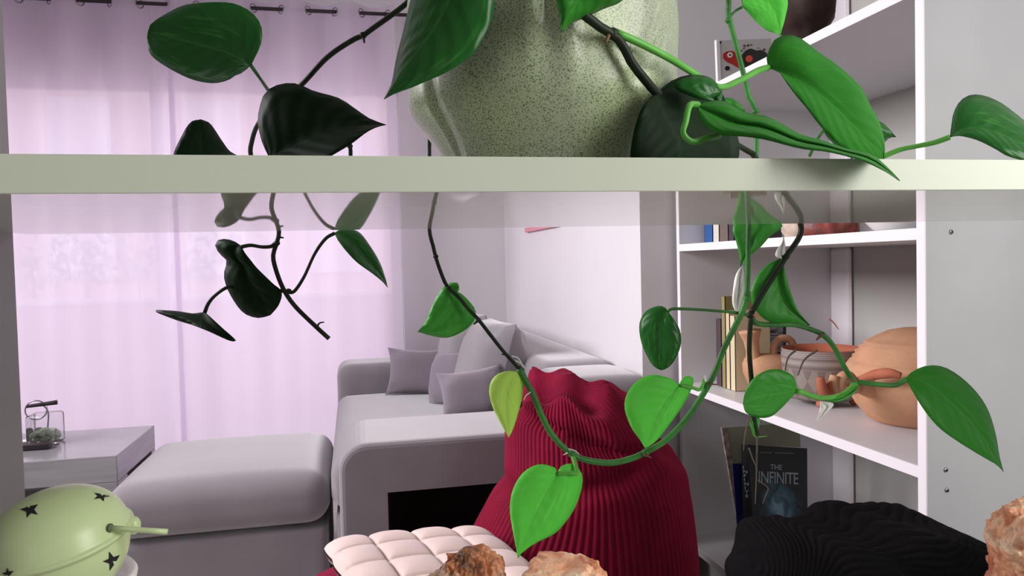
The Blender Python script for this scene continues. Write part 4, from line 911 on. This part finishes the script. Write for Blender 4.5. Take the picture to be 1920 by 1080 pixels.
# --- right above the shelf
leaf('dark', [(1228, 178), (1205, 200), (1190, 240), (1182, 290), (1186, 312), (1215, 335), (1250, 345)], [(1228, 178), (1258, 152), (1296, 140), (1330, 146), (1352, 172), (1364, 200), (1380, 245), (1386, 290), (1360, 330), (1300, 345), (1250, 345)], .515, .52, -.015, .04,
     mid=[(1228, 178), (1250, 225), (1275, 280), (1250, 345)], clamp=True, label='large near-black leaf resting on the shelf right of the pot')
leaf('deep', [(1347, 192), (1300, 182), (1262, 160), (1300, 141), (1335, 148), (1353, 172)], [(1347, 192), (1353, 186), (1354, 178), (1353, 172)], .505, .51, .005, 0, mid=[(1347, 192), (1340, 182), (1346, 178), (1353, 172)])
leaf('mid', [(1350, 190), (1353, 184), (1371, 185), (1388, 196), (1397, 208)], [(1350, 190), (1362, 214), (1380, 222), (1397, 208)], .58, .58, 0, 0)
leaf('mid', [(1440, 127), (1437, 112), (1443, 90), (1457, 70), (1480, 66), (1503, 73), (1533, 97), (1573, 125), (1613, 163), (1633, 200), (1650, 233), (1659, 270), (1658, 300)],
     [(1440, 127), (1449, 131), (1460, 133), (1476, 157), (1493, 180), (1515, 206), (1533, 230), (1567, 267), (1597, 287), (1630, 300), (1658, 300)], .60, .50, .03, -.02, mid=[(1440, 127), (1500, 152), (1560, 198), (1610, 248), (1658, 300)], clamp=True,
     pet=[(1440, 127, .60), (1420, 133, .595), (1382, 153, .58), (1348, 163, .56), (1302, 138, .54), (1256, 110, .52), (1198, 80, .51), (1152, 60, .505)], pr=5.5, pm=M_stemb, label='long arching green leaf above the right of the shelf')
leaf('mid', [(1307, 199), (1325, 191), (1359, 190), (1400, 212), (1433, 217), (1467, 233), (1500, 252), (1540, 263), (1587, 279), (1633, 290), (1663, 313), (1687, 339)],
     [(1307, 199), (1316, 230), (1347, 252), (1388, 255), (1433, 261), (1500, 278), (1550, 284), (1600, 296), (1640, 311), (1673, 330), (1687, 339)], .47, .385, .02, -.025, cup=.012,
     pet=[(1308, 196, .47), (1293, 198, .455), (1286, 228, .45), (1281, 250, .45), (1298, 266, .45), (1325, 259, .452), (1348, 254, .458)], pr=6, pm=M_stemb, label='folded bright leaf whose long tip hangs over the shelf front')
leaf('deep', [(1545, 242), (1560, 225), (1600, 215), (1647, 227), (1665, 240), (1680, 257)], [(1545, 242), (1552, 258), (1590, 290), (1635, 288), (1657, 268), (1668, 258), (1680, 257)], .72, .70, 0, .02, pet=[(1545, 243, .72), (1532, 262, .74), (1518, 292, .76)], pr=3, clamp=True)
leaf('deep', [(1781, 257), (1784, 235), (1788, 212), (1800, 190), (1820, 178), (1847, 180), (1877, 193), (1900, 210), (1922, 228), (1950, 262), (1958, 290)],
     [(1781, 257), (1800, 255), (1833, 263), (1867, 280), (1890, 293), (1930, 302), (1958, 290)], .60, .56, .03, -.01, mid=[(1781, 257), (1820, 240), (1870, 250), (1915, 272), (1958, 290)], pet=[(1781, 257, .60), (1753, 267, .61), (1720, 274, .62), (1687, 281, .63), (1650, 296, .64)], pr=4.5, pm=M_stemb, clamp=True, label='dark green leaf at the right edge above the shelf')
leaf('lime', [(1392, 12), (1392, -20), (1430, -50), (1465, -35), (1477, 0), (1472, 33), (1463, 67)], [(1392, 12), (1402, 23), (1420, 43), (1440, 58), (1453, 62), (1463, 67)], .84, .82, 0, .01, pet=[(1392, 13, .84), (1380, 20, .845), (1368, 32, .845)], pr=2.5)
# --- hanging below the shelf, left
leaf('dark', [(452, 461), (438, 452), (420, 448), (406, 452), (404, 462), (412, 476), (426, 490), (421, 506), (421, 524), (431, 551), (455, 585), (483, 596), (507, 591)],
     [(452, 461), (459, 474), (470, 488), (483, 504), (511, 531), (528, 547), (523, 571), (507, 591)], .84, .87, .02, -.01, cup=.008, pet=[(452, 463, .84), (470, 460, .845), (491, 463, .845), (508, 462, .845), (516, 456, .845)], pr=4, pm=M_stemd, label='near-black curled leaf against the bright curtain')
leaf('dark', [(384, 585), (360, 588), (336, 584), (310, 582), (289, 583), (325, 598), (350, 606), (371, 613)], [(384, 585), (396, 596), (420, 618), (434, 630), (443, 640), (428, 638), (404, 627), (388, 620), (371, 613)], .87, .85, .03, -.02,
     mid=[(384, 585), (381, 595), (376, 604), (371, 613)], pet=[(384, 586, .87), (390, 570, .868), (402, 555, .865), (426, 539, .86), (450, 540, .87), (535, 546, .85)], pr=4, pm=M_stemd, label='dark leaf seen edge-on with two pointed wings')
leaf('deep', [(627, 437), (641, 430), (671, 434), (693, 460), (712, 492), (722, 520), (727, 539)], [(627, 437), (637, 456), (665, 488), (697, 512), (716, 527), (727, 539)], YH, .83, .01, -.02,
     pet=[(628, 437, YH), (610, 448, YH), (590, 476, YH), (570, 519, YH), (552, 546, YH), (542, 548, YH)], pr=3.5, pm=M_stemd, label='narrow green leaf hanging under the shelf before the curtain')
# --- hanging, middle
leaf('fresh', [(846, 546), (838, 534), (822, 550), (808, 578), (796, 605), (783, 622)], [(846, 546), (860, 548), (874, 559), (889, 577), (892, 590), (888, 603), (870, 620), (839, 633), (808, 629), (783, 622)], .855, .86, 0, .01, mid=[(846, 546), (850, 575), (820, 610), (783, 622)], label='green heart leaf left of the hanging vine')
leaf('fresh', [(846, 546), (840, 534), (848, 530), (858, 531), (861, 541)], [(846, 546), (852, 550), (858, 548), (861, 541)], .850, .853, 0, 0)
leaf('yellow', [(972, 697), (950, 696), (927, 706), (917, 730), (923, 761), (938, 792), (948, 810), (954, 821)], [(972, 697), (979, 708), (980, 738), (971, 776), (962, 804), (954, 821)], .845, .84, 0, .01, label='small yellowing drooping leaf')
leaf('lime', [(1046, 886), (1042, 878), (1030, 873), (1008, 871), (981, 886), (962, 917), (956, 955), (963, 1002), (968, 1030), (971, 1047)],
     [(1046, 886), (1052, 874), (1074, 869), (1090, 886), (1092, 905), (1088, 925), (1074, 959), (1043, 998), (1010, 1015), (992, 1026), (980, 1035), (971, 1047)], .835, .82, 0, .012,
     mid=[(1046, 886), (1025, 925), (1000, 975), (984, 1010), (971, 1047)], pet=[(1046, 888, .833), (1068, 886, .830), (1081, 888, .83), (1079, 872, .835), (1074, 855, .843)], pr=4.5, pm=M_stemb, label='bright lime heart leaf, lowest on the vine')
leaf('lime', [(1274, 722), (1262, 712), (1249, 707), (1222, 703), (1195, 714), (1176, 738), (1171, 765), (1183, 800), (1200, 825), (1210, 841)], [(1274, 722), (1279, 710), (1290, 704), (1300, 710), (1296, 730), (1277, 765), (1249, 804), (1230, 827), (1210, 841)], .835, .83, 0, .01,
     mid=[(1274, 722), (1252, 750), (1232, 785), (1210, 841)], pet=[(1276, 722, .833), (1298, 727, .835), (1313, 730, .84), (1320, 712, .843)], pr=3.5, pm=M_stemb, label='bright lime heart leaf over the maroon beanbag')
leaf('deep', [(1252, 584), (1246, 576), (1233, 574), (1212, 583), (1199, 607), (1203, 643), (1219, 678), (1230, 690), (1240, 694)], [(1252, 584), (1264, 600), (1275, 621), (1276, 649), (1263, 678), (1250, 691), (1240, 694)], .85, .85, .015, -.01,
     pet=[(1252, 584, .85), (1264, 579, .85), (1317, 581, .85), (1377, 586, .85), (1400, 590, .855)], pr=2.8, label='dark oval leaf on a long stalk against the white wall')
# --- hanging, right cluster
leaf('fresh', [(1415, 395), (1392, 400), (1374, 426), (1381, 456), (1387, 480), (1388, 502)], [(1415, 395), (1445, 400), (1467, 424), (1444, 443), (1426, 463), (1405, 481), (1388, 502)], .865, .87, 0, -.01)
tag(leaf('mid', [(1393, 495), (1380, 515), (1375, 540), (1373, 565), (1377, 580), (1384, 588)], [(1393, 495), (1395, 525), (1395, 551), (1384, 588)], .868, .868, 0, 0), label='silvery pale underside of a leaf').data.materials[0] = M_bract
leaf('fresh', [(1469, 481), (1455, 488), (1440, 495), (1423, 512), (1410, 537), (1409, 565), (1426, 593), (1455, 607), (1500, 612), (1519, 610)], [(1469, 481), (1471, 506), (1479, 537), (1493, 576), (1505, 594), (1519, 610)], .868, .868, 0, -.01, mid=[(1469, 481), (1462, 520), (1478, 570), (1519, 610)], label='broad green leaf behind the crossing stems')
leaf('fresh', [(1471, 487), (1455, 481), (1456, 470), (1466, 455), (1469, 442)], [(1471, 487), (1474, 474), (1472, 458), (1469, 442)], .862, .862, 0, 0).data.materials[0] = M_bract
leaf('fresh', [(1495, 733), (1489, 708), (1474, 697), (1455, 692), (1433, 696), (1411, 711), (1397, 735), (1393, 757)], [(1495, 733), (1484, 745), (1464, 766), (1445, 781), (1421, 783), (1399, 774), (1393, 757)], .85, .855, -.005, .012,
     mid=[(1495, 733), (1460, 738), (1425, 742), (1393, 757)], pet=[(1494, 733, .85), (1503, 735, .85), (1532, 745, .85), (1561, 745, .85), (1585, 737, .853), (1604, 720, .858)], pr=5, pm=M_stemb, label='round green leaf with a silvery rim before the pottery shelf')
leaf('mid', [(1698, 709), (1706, 700), (1719, 692), (1743, 685), (1772, 689), (1804, 709), (1833, 738), (1853, 770), (1867, 815), (1874, 856), (1882, 885)], [(1698, 709), (1711, 734), (1735, 772), (1763, 804), (1804, 833), (1845, 858), (1868, 871), (1882, 885)], .845, .82, .02, -.015,
     pet=[(1699, 711, .845), (1679, 722, .848), (1640, 720, .852), (1606, 716, .86)], pr=4.5, label='large smooth green leaf before the grey bookcase side')
leaf('fresh', [(1409, 783), (1407, 795), (1411, 810), (1419, 825)], [(1409, 783), (1424, 784), (1422, 805), (1419, 825)], .872, .872, 0, 0)
o = leaf('fresh', [(1538, 752), (1537, 768), (1533, 782), (1528, 794)], [(1538, 752), (1563, 757), (1549, 775), (1528, 794)], .85, .85, 0, 0); o.data.materials[0] = M_bract; o['label'] = 'silvery papery bract'
leaf('fresh', [(1612, 722), (1590, 732), (1565, 744), (1545, 754)], [(1612, 722), (1598, 741), (1575, 753), (1545, 754)], .853, .85, 0, 0)
